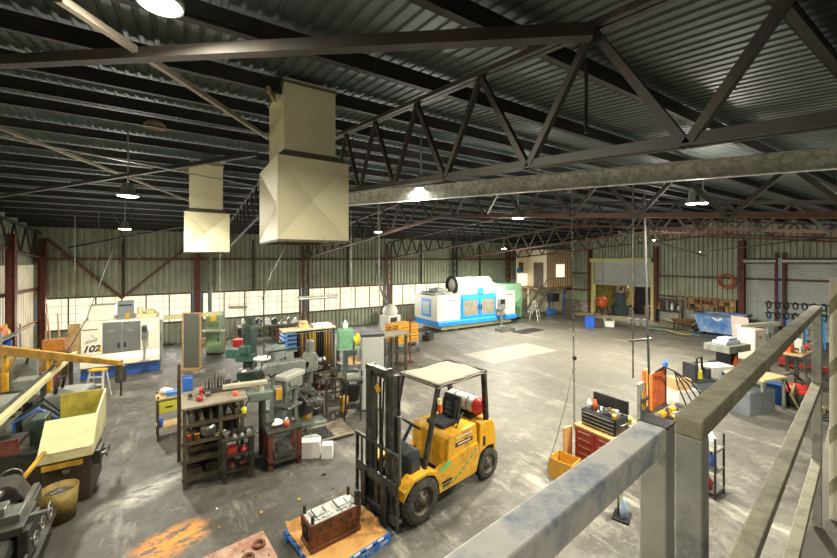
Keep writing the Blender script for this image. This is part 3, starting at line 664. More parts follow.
# ================= galvanised beam and roof bracing =================
ga, gb_ = atd(345, 200, 6.3), atd(860, 157, 3.62)
gm = MB(); d = (gb_-ga).normalized(); s_ = Vector((-d.y, d.x, 0))
gm.bar(ga, gb_, .012, .2); gm.bar(ga-s_*.04+Vector((0, 0, .1)), gb_-s_*.04+Vector((0, 0, .1)), .08, .012); gm.bar(ga-s_*.04-Vector((0, 0, .1)), gb_-s_*.04-Vector((0, 0, .1)), .08, .012)
solo('galvanised_beam', gm, mat('spangled galvanised beam', '#f0f1e8', .5, 0, .3, 16, .05, '#a3a69c', .4, 14), 'long spangled galvanised beam crossing under the trusses to the yellow column', 'beam')
def brace(name, a, b, w, h, m, label, cat, g=None, flat=False):
    return solo(name, MB().bar(a, b, w, h), m, label, cat, group=g)
brace('roof_brace', atroof(-40, 64, .55), atroof(592, 32, .46), .06, .06, m_truss, 'heavy dark roof brace crossing the top of the picture to the truss joint', 'brace', 'roof braces')
brace('roof_brace', atroof(58, -2, .5), atroof(268, 138, .5), .035, .035, m_tan, 'tan rod slanting past the nearest lamp towards the big hood', 'brace', 'roof braces')
brace('roof_brace', atroof(-5, 126, .55), atroof(195, 203, .55), .04, .04, m_tan, 'long tan rod slanting to the duct of the smaller hood', 'brace', 'roof braces')
brace('roof_brace', atroof(-5, 197, .6), atroof(255, 154, .6), .06, .06, m_purlin, 'dark brace rising from the side wall to the big hood', 'brace', 'roof braces')
brace('roof_brace', atroof(45, 252, 1.0), atroof(190, 225, .7), .05, .05, m_purlin, 'thin dark brace in front of the numbered machine lamps', 'brace', 'roof braces')
brace('conduit', atroof(-5, 136, .85), atroof(255, 186, .85), .015, .015, m_galv, 'thin bright conduit running under the purlins to the big hood', 'conduit')
brace('conduit', atd(619, 232, 12), atd(705, 256, 15), .06, .06, m_galv, 'pale tube slanting under the trusses by the distant lamp', 'conduit')
brace('conduit', atd(700, 252, 14), atd(822, 238, 16), .05, .05, m_galv, 'thin pale conduit running towards the closed shutters', 'conduit')
solo('skylight_dome', MB().lathe([(.16, 0), (.15, .05), (.1, .1), (.001, .12)], n=18), mat('tan lens dish', '#a58a6a', .5), 'unlit tan dish fixed under the purlins near the lamp above the hood', 'dish', atroof(155, 128, .18))
# ================= machining cell numbered 102 =================
m_dgrey = mat('grey steel door', '#8c8e8c', .3, .6, .12, 3)
m_navy = mat('machine blue base', '#2a4c8c', .5, 0, .15, 3)
t = thing('machining_cell', 'cream machining cell numbered 102 with grey double doors and a blue plinth', 'machine tool', (-2.85, 16.72, 0), R(2))
MB().bx(0, 2.2, .02, 1.9, 0, .36).build('plinth', m_navy, t, .02)
MB().prism([(.02, .36), (-.16, .44), (-.14, .62), (.02, .84), (1.9, .84), (1.9, .36)], 0, 2.2, 'yz').build('lower_body', m_cream, t, .02)
MB().bx(0, .57, .0, 1.9, .84, 1.97).bx(1.62, 2.2, .0, 1.9, .84, 1.97).bx(.57, 1.62, .03, 1.9, .84, 1.97).build('cabinet', m_cream, t, .02)
for x in (.58, 1.105):
    d = MB().bx(x, x+.515, -.01, .03, .86, 1.93).build('door', m_dgrey, t, .01)
    MB().bx(x+(.40 if x < 1 else .05), x+(.46 if x < 1 else .11), -.045, -.01, 1.02, 1.18).build('handle', m_black, d, .005)
    MB().bx(x+.16, x+.30, -.013, -.01, 1.55, 1.66).build('label_plate', mat('dull label', '#777b78', .4), d)
text('number_lettering', '102', .30, (.27, -.004, 1.05), (PI/2, 0, 0), m_char, t, shear=.3, bold=.012)
MB().prism([(.41, .94), (.57, .94), (.49, 1.16)], -.006, -.002, 'xz').build('yellow_triangle', mat('signal yellow', '#e6bb1e', .5), t)
b = MB()
for k in range(6): b.box((.14+.055*k, -.004, 1.28+.02*(k % 2)+.012*k), (.028, .004, .10), 0, 0, .45)
for k in range(3): b.box((.30+.05*k, -.004, 1.50-.05*k), (.06, .004, .02), 0, 0, .6)
b.build('script_lettering', mat('grey decal', '#77766f', .5), t)
MB().bx(.03, .45, -.005, 0, 1.70, 1.73).build('trim_strip', m_char, t)
pd = MB().bx(1.66, 1.82, -.26, -.08, 1.25, 1.75).build('control_pendant', m_greyg, t, .01)
MB().bx(1.685, 1.8, -.264, -.26, 1.5, 1.7).build('screen', m_black, pd); b = MB()
for i in range(3):
    for j in range(3): b.bx(1.69+.035*i, 1.71+.035*i, -.268, -.26, 1.3+.05*j, 1.33+.05*j)
b.build('button', m_green, pd); MB().cyl((1.74, -.17, .5), (1.74, -.17, 1.25), .03).bx(1.62, 1.86, -.3, -.05, .46, .5).build('pendant_arm', m_grey, t)
MB().box((1.92, -.01, 1.62), (.24, .004, .24), 0, 0, PI/4*.6).build('paper_notice', m_paper, t)
MB().bx(2.2, 2.3, .1, .3, 0, 1.85).build('conduit_post', m_grey, t)
MB().bx(.15, .85, .4, 1.3, 1.97, 2.48).build('top_box', m_cream, t, .02)
mb_ = MB().bx(.95, 1.42, .25, .7, 1.97, 2.6).build('motor_cabinet', mat('slate motor box', '#6d7477', .5, .1, .1, 4), t, .01)
MB().bx(1.0, 1.37, .246, .25, 2.44, 2.5).build('vent', m_black, mb_)
MB().bx(1.5, 2.1, .3, 1.2, 1.97, 2.1).cyl((1.6, .5, 2.1), (1.6, .5, 2.35), .1).cyl((1.9, .7, 2.1), (1.9, .7, 2.22), .16).build('coolant_unit', m_ycream, t, .01)
MB().bx(-.32, -.02, .06, .09, .75, 1.95).build('side_board', m_wood, t)
solo('timber_block', MB().bx(-.07, .07, -.06, .06, 0, .22), m_oldyel, 'small yellow block standing on the slate motor box ledge', 'block', Vector((-2.85+1.25, 16.72+.18, 1.98)))
# ================= step ladder =================
def stepladder(loc, rz, h, label, top=m_yellow):
    t = thing('step_ladder', label, 'ladder', loc, rz, 'step ladders'); w0, w1, sp = .24, .17, h*.45
    for s in (-1, 1):
        MB().bar((s*w0, -sp/2, 0), (s*w1, -.05, h-.02), .03, .055, (1, 0, 0)).build('front_rail', m_alu, t)
        MB().bar((s*w0, sp/2, 0), (s*w1, .07, h-.02), .025, .03, (1, 0, 0)).build('rear_leg', m_alu, t)
    n = 3
    for k in range(1, n+1):
        f = k/(n+1); MB().bx(-(w0-(w0-w1)*f), w0-(w0-w1)*f, -sp/2+(sp/2-.05)*f-.05, -sp/2+(sp/2-.05)*f+.06, h*f-.015, h*f+.015).build('tread', m_alu, t)
    MB().bx(-w1-.04, w1+.04, -.11, .12, h-.05, h).build('top_cap', top, t, .01)
    MB().bx(-w0+.05, w0-.05, sp/2-.07, sp/2-.05, h*.3, h*.3+.03).build('rear_brace', m_galv, t)
stepladder(at(98, 398), R(-25), .86, 'small aluminium step ladder with a yellow top in front of the cell numbered 102')
# ================= panels by the column =================
p = at(192, 369)
t = thing('dark_screen', 'tall dark grey screen panel in a pale timber frame before the red column', 'screen', p, R(-28))
MB().bx(-.27, .27, -.02, .02, .06, 2.08).build('panel', mat('charcoal sheet', '#55564f', .6, .1, .12, 3), t)
MB().bx(-.34, -.28, -.03, .03, 0, 2.12).bx(.28, .34, -.03, .03, 0, 2.12).bx(-.28, .28, -.03, .03, 2.08, 2.12).build('frame', m_wood, t); MB().bx(-.34, .34, -.25, .25, 0, .05).build('foot', m_wood, t)
solo('monorail_bar', MB().bar(atd(164, 318, 14.45), atd(222, 313, 14.6), .07, .16), m_ycream, 'cream overhead bar running past the top of the dark screen', 'bar')
p = at(213, 355)
t = thing('control_cabinet', 'worn green control cabinet with a yellow oval emblem beside the dark screen', 'cabinet', p, R(-30))
MB().bx(-.32, .32, 0, .45, .08, 1.82).build('body', mat('sage green paint', '#7f9270', .5, 0, .15, 4, 0, '#596347', .3), t, .015); MB().bx(-.3, .3, .02, .43, 0, .08).build('plinth', m_dark, t)
d = MB().bx(-.29, .29, -.015, 0, .15, 1.0).build('door', mat('sage green door', '#87a077', .5, 0, .15, 4, 0, '#596347', .2), t, .005); MB().bx(.2, .25, -.04, -.015, .6, .72).build('handle', m_black, d)
MB().lathe([(.001, .012), (.13, .01), (.14, 0)], (0, -.001, 1.58), (0, -1, 0), 24).build('oval_emblem', mat('emblem yellow', '#e0b820', .5), t)
MB().bx(-.5, .55, -.42, -.02, 1.06, 1.10).build('tray', m_white, t, .008); b = MB()
for k in range(8): b.cyl((-.26+.07*k, -.006, 1.2), (-.26+.07*k, -.006, 1.42), .012, 6)
b.build('tool_strip', m_dark, t)
# ================= dark green slotting machine =================
p = at(250, 380)
t = thing('slotting_machine', 'dark green upright slotting machine with a boxy arm, between grey bench and window', 'machine tool', p, R(-35))
MB().bx(-.32, .32, -.3, .35, 0, .33).build('base', m_green, t, .03)
MB().prism([(-.17, .33), (.17, .33), (.13, 1.75), (.08, 1.9), (-.08, 1.9), (-.13, 1.75)], -.18, .2, 'xz').build('column', m_green, t, .03)
MB().bx(-.75, -.2, -.2, .1, .78, 1.08).build('side_arm', mat('teal machine paint', '#3f665a', .45, .1, .2, 5), t, .02)
MB().bx(-.3, .3, -.42, -.18, .72, 1.0).bx(-.16, .16, -.48, -.2, 1.0, 1.25).build('ram_head', mat('teal machine paint', '#3f665a'), t, .03)
MB().lathe([(.30, 0), (.30, .06), (.1, .07), (.1, .12)], (0, -.12, .36), n=24).build('rotary_table', m_steel, t)
MB().cyl((0, 0, 1.85), (0, 0, 2.05), .12).bx(-.12, .12, -.1, .1, 2.04, 2.12).build('motor', m_green, t)
MB().torus((.28, -.25, .55), (1, 0, 0), .12, .012, 20, 6).cyl((.2, -.25, .55), (.3, -.25, .55), .015).build('handwheel', m_steel, t)
# ================= rack of hanging straps =================
t = thing('strap_rack', 'steel rack of hanging belts and straps with blue fronted trays at its end', 'rack', (2.62, 11.72, 0), R(0))
MB().bx(0, 1.66, 0, .58, 1.88, 1.93).build('top_shelf', mat('pale card cover', '#c8b798', .8), t, .004)
for x in (.06, 1.6):
    for y in (.04, .54): MB().bx(x-.03, x+.03, y-.03, y+.03, 0, 1.88).build('post', m_dark, t)
for k in range(4):
    z = 1.74-.13*k; d = MB().bx(.0, .40, -.03, .5, z, z+.10).build('tray', mat('pale blue tray', '#4f88c4', .5, 0, .15, 6), t, .005)
    MB().bx(.12, .41, -.034, .0, z+.015, z+.075).build('tray_opening', m_black, d); MB().bx(-.004, .0, .0, .48, z+.05, z+.095).build('tray_edge', m_paper, d)
MB().bx(0, .42, -.03, .52, 1.28, 1.32).build('tray_shelf', m_galv, t)
MB().cyl((.45, .06, 1.80), (1.6, .06, 1.80), .02, 8).build('hanging_rail', m_steel, t)
sc = [m_rubber, m_oldyel, m_char, mat('brown belt', '#7d5a2c', .7), m_rubber, mat('lime strap', '#b5ac34', .6), m_oldyel]
for k in range(19):
    x = .48+k*.058; L_ = random.uniform(.75, 1.25)*(1.15 if k > 8 else 1)
    b = MB(); b.tube([(x, .03, 1.80-L_), (x, .04, 1.75), (x, .06, 1.83), (x, .09, 1.75), (x+random.uniform(-.01, .01), .10, 1.80-L_*.95)], .017, 5); b.build('strap', sc[(k*3+k//4) % 7], t)
MB().bx(.42, 1.62, .38, .40, .35, 1.85).build('back_sheet', m_dark, t); MB().bx(.05, 1.62, .05, .54, .25, .29).build('lower_shelf', m_dark, t)
for k in range(5): MB().lathe([(.06, 0), (.10, 0), (.10, .12), (.06, .12), (.06, 0)], (.45+.25*k, .28, .29), n=16).build('casting', m_steel, t)
solo('parcel', MB().box((0, 0, .06), (.28, .2, .12)).ball((0, 0, .16), (.15, .11, .07), 10), [mat('parcel tan', '#d2b486', .8)], 'tan sack on the card covered top of the strap rack', 'sack', (3.32, 12.05, 1.935))
solo('tray_of_parts', MB().bx(-.3, .3, -.18, .18, 0, .02).bx(-.3, .3, -.18, -.16, .02, .09).bx(-.3, .3, .16, .18, .02, .09).bx(-.3, -.28, -.16, .16, .02, .09).bx(.28, .3, -.16, .16, .02, .09).ball((-.1, 0, .07), (.14, .1, .06), 8).ball((.12, .02, .07), (.12, .1, .05), 8), m_paper, 'white tray of parts at the far end of the strap rack top', 'tray', (3.88, 12.0, 1.935))
# ================= turret mill =================
t = thing('turret_mill', 'grey turret milling machine with a slotted table, in front of the strap rack', 'machine tool', at(284, 432), R(0))
m_mill = mat('worn grey mill paint', '#777a72', .45, .15, .25, 6, 0, '#54554c', .35, 5)
MB().prism([(-.35, 0), (1.0, 0), (1.0, .12), (.3, .18), (.25, 1.25), (.1, 1.35), (-.25, 1.35), (-.3, .2), (-.35, .12)], -.22, .22, 'xz').build('column', m_greyg, t, .03)
MB().prism([(.3, .3), (.85, .45), (.85, .66), (.28, .70)], -.16, .16, 'xz').build('knee', m_dark, t, .01)
tb = MB().bx(.36, .78, -.62, .62, .74, .83).build('table', m_steel, t, .005)
b = MB()
for k in range(4): b.bx(.42+k*.1, .44+k*.1, -.60, .60, .83, .836)
b.build('t_slot', m_black, tb)
MB().bx(.45, .7, -.12, .2, .83, .90).box((.6, -.3, .87), (.2, .14, .08), .3).build('vice', m_dark, tb)
for s in (-1, 1): MB().torus((.57, s*.72, .79), (0, 1, 0), .11, .012, 18, 6).cyl((.57, s*.62, .79), (.57, s*.74, .79), .02).cyl((.66, s*.72, .79), (.66, s*.8, .79), .012, 6).build('handwheel', m_steel, t)
MB().lathe([(.24, 1.34), (.24, 1.42), (.2, 1.44)], n=22).build('turret_ring', m_mill, t)
MB().prism([(-.45, 1.44), (.55, 1.44), (.6, 1.62), (.4, 1.70), (-.4, 1.68), (-.5, 1.58)], -.13, .13, 'xz').build('ram', m_mill, t, .03)
hd = MB().prism([(.45, 1.35), (.78, 1.35), (.80, 1.70), (.72, 1.84), (.5, 1.84), (.44, 1.7)], -.13, .13, 'xz').build('head', m_mill, t, .04, 3)
MB().cyl((.62, 0, 1.84), (.62, 0, 2.08), .11, 16).lathe([(.11, 2.08), (.09, 2.12), (.001, 2.13)], (.62, 0, 0)).build('motor', m_mill, hd)
MB().cyl((.62, 0, 1.10), (.62, 0, 1.36), .065, 14).cyl((.62, 0, .98), (.62, 0, 1.10), .03, 10).build('quill', m_steel, hd)
MB().tube([(.6, .14, 1.5), (.66, .3, 1.42), (.62, .4, 1.36)], .012).ball((.62, .4, 1.36), .03, 8).build('quill_lever', m_black, hd)
MB().tube([(-.2, .2, 1.2), (-.4, .3, 1.5), (-.3, .2, 1.9), (.5, .08, 1.95)], .02).build('power_cable', m_rubber, t)
# ================= pillar drill =================
t = thing('pillar_drill', 'light grey pillar drill with a domed belt cover just before the turret mill', 'drill', at(292, 441), R(-55))
MB().bx(-.22, .22, -.3, .2, 0, .06).build('base', m_dark, t, .01); MB().cyl((0, .08, .06), (0, .08, 1.55), .05, 16).build('pillar', m_steel, t)
MB().bx(-.2, .2, -.34, .1, .84, .89).cyl((0, .08, .78), (0, .08, .92), .075).build('table', m_steel, t, .005)
h = MB().bx(-.13, .13, -.34, .22, 1.22, 1.45).build('head', m_mill, t, .03, 3); MB().bx(-.16, .16, -.38, .28, 1.45, 1.58).build('belt_cover', mat('pale grey cover', '#96968a', .45, 0, .1, 6, 0, '#7a776a', .2), h, .04, 3)
MB().cyl((0, -.22, 1.02), (0, -.22, 1.22), .045).cyl((0, -.22, .95), (0, -.22, 1.02), .03).build('spindle', m_steel, h)
for a in (0, 2.1, 4.2): MB().cyl((.13, -.2, 1.3), (.18, -.2+.16*math.cos(a), 1.3+.16*math.sin(a)), .009, 6).build('feed_handle', m_black, h)
MB().cyl((0, .3, 1.15), (0, .3, 1.45), .08).build('motor', m_black, t)
# ================= tool rack bench with the small stand =================
t = thing('tool_bench', 'tall oily steel tool bench crammed with tooling, nearest in the bench row', 'workbench', (.06, 7.86, 0), R(0))
m_ang = mat('oily brown angle iron', '#5f5745', .5, .3, .3, 7, 0, '#3d392f', .4, 6); m_top = mat('stained bench top', '#8f8573', .7, 0, .3, 5, .05, '#5c5040', .4, 5)
for x, y in ((0, 0), (.57, 0), (0, 1.05), (.98, 1.05), (.98, .36)): MB().bx(x-.03, x+.03, y-.03, y+.03, 0, 1.42).build('post', m_ang, t)
MB().bx(-.05, 1.03, -.06, 1.1, 1.42, 1.46).build('top', m_top, t, .004)
for z in (.16, .48, .80, 1.12): xr = .6 if z < 1 else 1.0; MB().bx(-.03, xr, -.02, 1.07, z, z+.025).bx(-.03, xr, -.035, -.02, z-.03, z+.025).bx(-.045, -.03, -.02, 1.07, z-.03, z+.025).build('shelf', m_ang, t)
MB().bar((-.01, 0, .1), (-.01, 1.05, .48), .01, .04).build('side_brace', m_ang, t)
MB().bx(0, .98, 1.05, 1.06, .2, 1.42).build('back_sheet', m_dark, t)
bx0, by0 = .06, 7.86
cols = [m_steel, m_dark, m_rust, m_greyg, m_wood, m_black, m_grey]
def clutter(name, lbl, cat, grp, x0, x1, y0, y1, z, n, hmin, hmax, mats=None, seed=1, smin=.05, smax=.14, lab=None):
    rr = random.Random(seed)
    nx = max(1, round(math.sqrt(n*(x1-x0)/(y1-y0)))); ny = math.ceil(n/nx)
    for i in range(n):
        cx = x0+(x1-x0)*((i % nx)+.5)/nx; cy = y0+(y1-y0)*((i//nx)+.5)/ny; cw, ch = (x1-x0)/nx*.86, (y1-y0)/ny*.86
        sx, sy, h = min(cw, rr.uniform(smin, smax)), min(ch, rr.uniform(smin, smax)), rr.uniform(hmin, hmax)
        k = rr.randrange(4); b = MB(); r_ = min(sx, sy)/2
        if k == 0: b.bx(-sx/2, sx/2, -sy/2, sy/2, 0, h*.8).bx(-sx/4, sx/4, -sy/4, sy/4, h*.8, h)
        elif k == 1: b.lathe([(r_, 0), (r_, h*.3), (r_*.55, h*.35), (r_*.5, h), (.001, h)], n=12)
        elif k == 2: b.cyl((-sx/2, 0, r_), (sx/2, 0, r_), r_, 12).cyl((-sx*.3, 0, r_), (-sx*.1, 0, r_), r_*1.0001, 12)
        else: b.prism([(-sx/2, 0), (sx/2, 0), (sx/2, h*.4), (sx*.1, h), (-sx/2, h*.7)], -sy/2, sy/2, 'xz')
        solo(name, b, (mats or cols)[rr.randrange(len(mats or cols))], lbl, cat, (cx, cy, z+.001), 0 if k == 2 else rr.uniform(-.2, .2), grp)
clutter('tooling', 'oily steel tool on the upper shelf of the tall tool bench', 'tool', 'tools on the upper bench shelf', bx0+.04, bx0+.94, by0+.02, by0+.5, 1.145, 21, .1, .22, [m_steel, m_dark, m_grey, m_ang], 3)
clutter('tooling', 'machine tooling on the middle shelf of the tall tool bench', 'tool', 'tools on the middle bench shelf', bx0+.05, bx0+.6, by0+.03, by0+.5, .825, 9, .08, .2, [m_dark, m_steel, m_black, m_ang], 5)
clutter('box_of_parts', 'brown box on a low shelf of the tall tool bench', 'box', 'boxes on the low bench shelves', bx0+.06, bx0+.58, by0+.05, by0+.7, .505, 4, .12, .22, [m_ang, m_dark, m_top], 6, .18, .3)
clutter('box_of_parts', 'dark box on the bottom shelf of the tall tool bench', 'box', 'boxes on the bottom bench shelf', bx0+.06, bx0+.58, by0+.05, by0+.7, .185, 4, .12, .22, [m_ang, m_dark], 8, .18, .3)
solo('chuck', MB().lathe([(.001, .1), (.05, .1), (.06, .08), (.13, .08), (.14, .06), (.14, 0)], (0, 0, .14), (0, -1, .15), 24), m_steel, 'round lathe chuck propped on the middle shelf of the tool bench', 'chuck', (bx0+.38, by0-.01+.1, .826))
solo('hose_coil', MB().torus((0, 0, .015), (0, 0, 1), .09, .014, 22, 6).torus((.01, 0, .04), (0, .1, 1), .08, .014, 22, 6), mat('cream hose', '#cfc49c', .6), 'cream looped hose on the front of the tool bench middle shelf', 'hose', (bx0+.56, by0+.08, .826))
for k, (x, c, l) in enumerate(((.05, m_orange, 'orange tin at the front corner of the tool bench middle shelf'), (.19, m_oldyel, 'yellow tin next to the orange tin on the tool bench shelf'), (.21, m_blue, 'blue tin behind the yellow tin on the tool bench shelf'))):
    solo('tin', MB().lathe([(.001, 0), (.05, 0), (.05, .1), (.053, .1), (.053, .115), (.001, .115)], n=14), c, l, 'tin', (bx0+x, by0+.05+(.15 if k == 2 else 0), .826))
# on top
th = thing('tool_holder_stand', 'block of upright tool holders on top of the tall tool bench', 'tool holder', (bx0+.52, by0+.62, 1.461), R(5))
MB().bx(-.2, .2, -.1, .1, 0, .08).build('block', m_dark, th, .005)
rr = random.Random(4)
for i in range(7):
    for j in range(2):
        hh = rr.uniform(.12, .36); MB().cyl((-.165+.055*i, -.05+.1*j, .08), (-.165+.055*i, -.05+.1*j, .08+hh), .012, 8, .006).build('cutter', m_dark if (i+j) % 3 else m_steel, th)
for x, y, c, l, r_ in ((.24, .22, m_red, 'red clamp near the front edge of the tool bench top', .06), (.30, .72, m_red2, 'red ball grip at the rear of the tool bench top', .055), (.84, .18, m_orange, 'orange tin on the tool bench top below the pale arm', .05)):
    solo('red_clamp' if 'clamp' in l else 'grip' if 'grip' in l else 'tin', MB().lathe([(r_*.9, 0), (r_, r_*.5), (r_*.9, r_*1.4), (r_*.5, r_*1.7), (.001, r_*1.75)], n=14).bx(-.012, .012, -r_*1.1, r_*1.1, 0, .03), c, l, 'tool', (bx0+x, by0+y, 1.461))
clutter('hand_tool', 'small hand tool lying on top of the tall tool bench', 'tool', 'hand tools on the bench top', bx0+.02, bx0+.46, by0+.35, by0+.6, 1.461, 6, .02, .06, [m_steel, m_dark, m_black], 12, .06, .12)
clutter('hand_tool', 'small hand tool at the back of the tool bench top', 'tool', 'hand tools at the bench back', bx0+.7, bx0+1.0, by0+.5, by0+1.0, 1.461, 6, .03, .1, [m_steel, m_dark, m_black], 13, .06, .14)
solo('blue_can', MB().bx(-.09, .09, -.06, .06, 0, .26).bx(-.09, .09, -.012, .012, .29, .31).bx(-.09, -.07, -.012, .012, .26, .29).bx(.07, .09, -.012, .012, .26, .29), m_blue, 'blue jerry can at the back corner of the tool bench top', 'can', (bx0+.06, by0+.98, 1.461), bevel=.01)
solo('bench_board', MB().bx(-.03, .03, -.1, .1, 0, 1.98), mat('dark stained board', '#4a3a2b', .6, 0, .2, 5), 'dark brown upright board behind the blue can at the tool bench corner', 'board', (bx0-.09, by0+1.22, 0))
# arm saw on the bench
t = thing('band_saw', 'green bodied saw with a long pale arm beside the tall tool bench', 'saw', (1.42, 8.34, 0), R(-8))
MB().cyl((.02, 0, 0), (.02, 0, 1.18), .07).bx(-.22, .26, -.18, .18, 0, .04).build('pedestal', m_dark, t)
MB().prism([(-.22, 1.18), (.2, 1.18), (.24, 1.36), (-.28, 1.36)], -.12, .12, 'xz').build('body', m_greyg, t, .02)
MB().bx(-.72, .12, -.07, .07, 1.49, 1.58).cyl((0, 0, 1.36), (0, 0, 1.49), .06).build('arm', mat('grey cream arm', '#aaa68e', .5), t, .02); MB().bx(.28, .40, -.16, -.09, 1.16, 1.40).build('yellow_guard', m_oldyel, t, .01)
MB().tube([(-.2, -.12, 1.3), (-.34, -.2, 1.1), (-.3, -.22, .95)], .014).build('handle', m_black, t)
MB().bx(.24, .42, -.12, .16, 1.24, 1.40).build('motor_box', m_mill, t, .03)
# small stand in front
t = thing('welded_stand', 'low welded steel stand with red shelves in front of the tool bench', 'stand', (.68, 7.66, 0), R(-3))
for x in (0, .46):
    for y in (0, .36): MB().bx(x-.035, x+.035, y-.035, y+.035, 0, .76).build('leg', m_dark, t)
MB().bx(-.05, .51, -.05, .41, .76, .80).build('top', m_dark, t, .004)
for z in (.18, .46): MB().bx(-.03, .49, -.03, .39, z, z+.03).build('shelf', m_dark, t)
clutter('tooling', 'steel tooling laid out on the low welded stand', 'tool', 'tools on the welded stand', .66, 1.16, 7.62, 8.0, .801, 10, .04, .1, [m_steel, m_dark, m_grey], 21)
clutter('red_part', 'red part on a shelf inside the low welded stand', 'part', 'red parts in the welded stand', .72, 1.1, 7.68, 7.95, .492, 3, .08, .15, [m_red, m_red2], 23, .1, .16)
clutter('dark_part', 'dark part on the lowest shelf of the welded stand', 'part', 'parts low in the welded stand', .72, 1.1, 7.68, 7.95, .212, 3, .08, .15, [m_rust, m_dark], 24, .1, .16)
solo('yellow_ball', MB().ball((0, 0, .06), .055, 12).cyl((0, 0, 0), (0, 0, .02), .04), mat('lemon yellow', '#e3d13a', .4), 'bright yellow ball on the upper shelf at the saw end of the tool bench', 'ball', (bx0+.95+.02, by0-.0+.03, 1.1455))
# ================= cart with the olive drawer =================
t = thing('drawer_cart', 'small steel cart with an olive yellow drawer left of the tall tool bench', 'cart', at(158, 441), R(5))
for x in (0, .42):
    for y in (0, .4): MB().bx(x-.02, x+.02, y-.02, y+.02, 0, 1.0).build('leg', m_ang, t)
d = MB().bx(.02, .40, -.035, .38, .62, .86).build('drawer', mat('olive yellow paint', '#b3ab3a', .5, 0, .12, 5), t, .006); MB().bx(.14, .28, -.05, -.035, .73, .76).build('handle', m_dark, d)
MB().bx(-.03, .45, -.03, .43, .92, .95).build('top', m_card, t); MB().bx(-.02, .44, -.02, .42, .25, .28).build('shelf', m_card, t)
solo('blue_lid_box', MB().bx(-.1, .16, -.09, .09, 0, .07).bx(-.11, .17, -.1, .1, .07, .1), mat('light blue lid', '#4a7ab8', .5), 'blue lidded box on the small cart with the olive drawer', 'box', at(158, 441)+Vector((.25, .12, .951)))
solo('white_rag', MB().ball((0, 0, .07), (.12, .1, .08), 10).ball((.08, .04, .05), (.09, .08, .06), 10), m_paper, 'bundled white rag on the small cart beside the blue lidded box', 'rag', at(158, 441)+Vector((.12, .31, .951)))
solo('blue_tin', MB().lathe([(.001, 0), (.06, 0), (.06, .16), (.045, .19), (.001, .19)], n=12), m_blue, 'blue tin on the lower shelf of the olive drawer cart', 'tin', at(158, 441)+Vector((.04, .08, .281)))
# ================= rust legged table =================
t = thing('steel_table', 'heavy square steel table with rust red legs and rags on top', 'table', (1.47, 7.64, 0), R(0))
for x in (0, .55):
    for y in (0, .45): MB().bx(x-.04, x+.04, y-.04, y+.04, 0, .70).build('leg', m_rust, t)
MB().bx(-.06, .61, -.06, .51, .70, .75).build('top', m_dark, t, .004); MB().bx(-.04, .59, -.04, .49, .12, .15).build('shelf', m_dark, t)
solo('bundle_of_wire', MB().torus((0, 0, .04), (0, .3, 1), .08, .03, 16, 6).torus((.04, .05, .07), (.4, 0, 1), .07, .025, 16, 6).ball((-.02, 0, .05), (.07, .06, .05), 8), m_paper, 'pale coil of swarf on the rust legged table', 'coil', (1.64, 7.86, .752))
solo('orange_tin', MB().lathe([(.001, 0), (.055, 0), (.055, .09), (.045, .11), (.001, .11)], n=14), m_orange, 'orange tin beside the pale coil on the rust legged table', 'tin', (1.80, 7.76, .752))
clutter('spanner', 'small steel tool on the far side of the rust legged table', 'tool', 'tools on the rust legged table', 1.82, 2.04, 7.85, 8.12, .751, 5, .03, .06, [m_steel, m_paper, m_dark], 31)
solo('floor_block', MB().bx(-.18, .18, -.14, .14, 0, .12).bx(-.1, .1, -.1, .1, .12, .2), m_steel, 'grey casting on the shelf under the rust legged table', 'casting', (1.74, 7.86, .152))
# ================= white cartons =================
p = at(307, 462); solo('white_carton', MB().bx(-.2, .2, -.12, .12, 0, .34).prism([(-.2, .34), (.2, .34), (.1, .40), (-.16, .37)], .10, .12, 'xz'), m_paper, 'taller white carton on the floor beside the rust legged table', 'carton', p+Vector((.13, .2, 0)), R(-27), bevel=.004)
solo('white_carton', MB().bx(-.11, .11, -.1, .1, 0, .28), m_paper, 'lower white carton touching the taller one by the rust legged table', 'carton', p+Vector((.42, -.02, 0)), R(-27), bevel=.004)
# ================= duckboard =================
t = thing('duckboard', 'timber duckboard with a dark mat lying before the turret mill', 'platform', at(334, 432), R(0))
for k in range(6): MB().bx(-.55, .35, -.42+.14*k, -.30+.14*k, .05, .075).build('board', m_top, t)
for x in (-.5, -.1, .26): MB().bx(x, x+.06, -.42, .4, 0, .05).build('bearer', m_dark, t)
solo('oil_mat', MB().bx(-.2, .2, -.3, .3, 0, .012), m_rubber, 'dark rubber mat on the timber duckboard', 'mat', at(334, 432)+Vector((-.32, -.05, .0755)))
solo('drain_tray', MB().bx(-.28, .28, -.2, .2, 0, .015).bx(-.28, .28, -.2, -.18, .015, .1).bx(-.28, .28, .18, .2, .015, .1).bx(-.28, -.26, -.18, .18, .015, .1).bx(.26, .28, -.18, .18, .015, .1), m_steel, 'shallow metal tray on the floor between duckboard and white cartons', 'tray', at(318, 440)+Vector((.0, .12, 0)), R(-12))
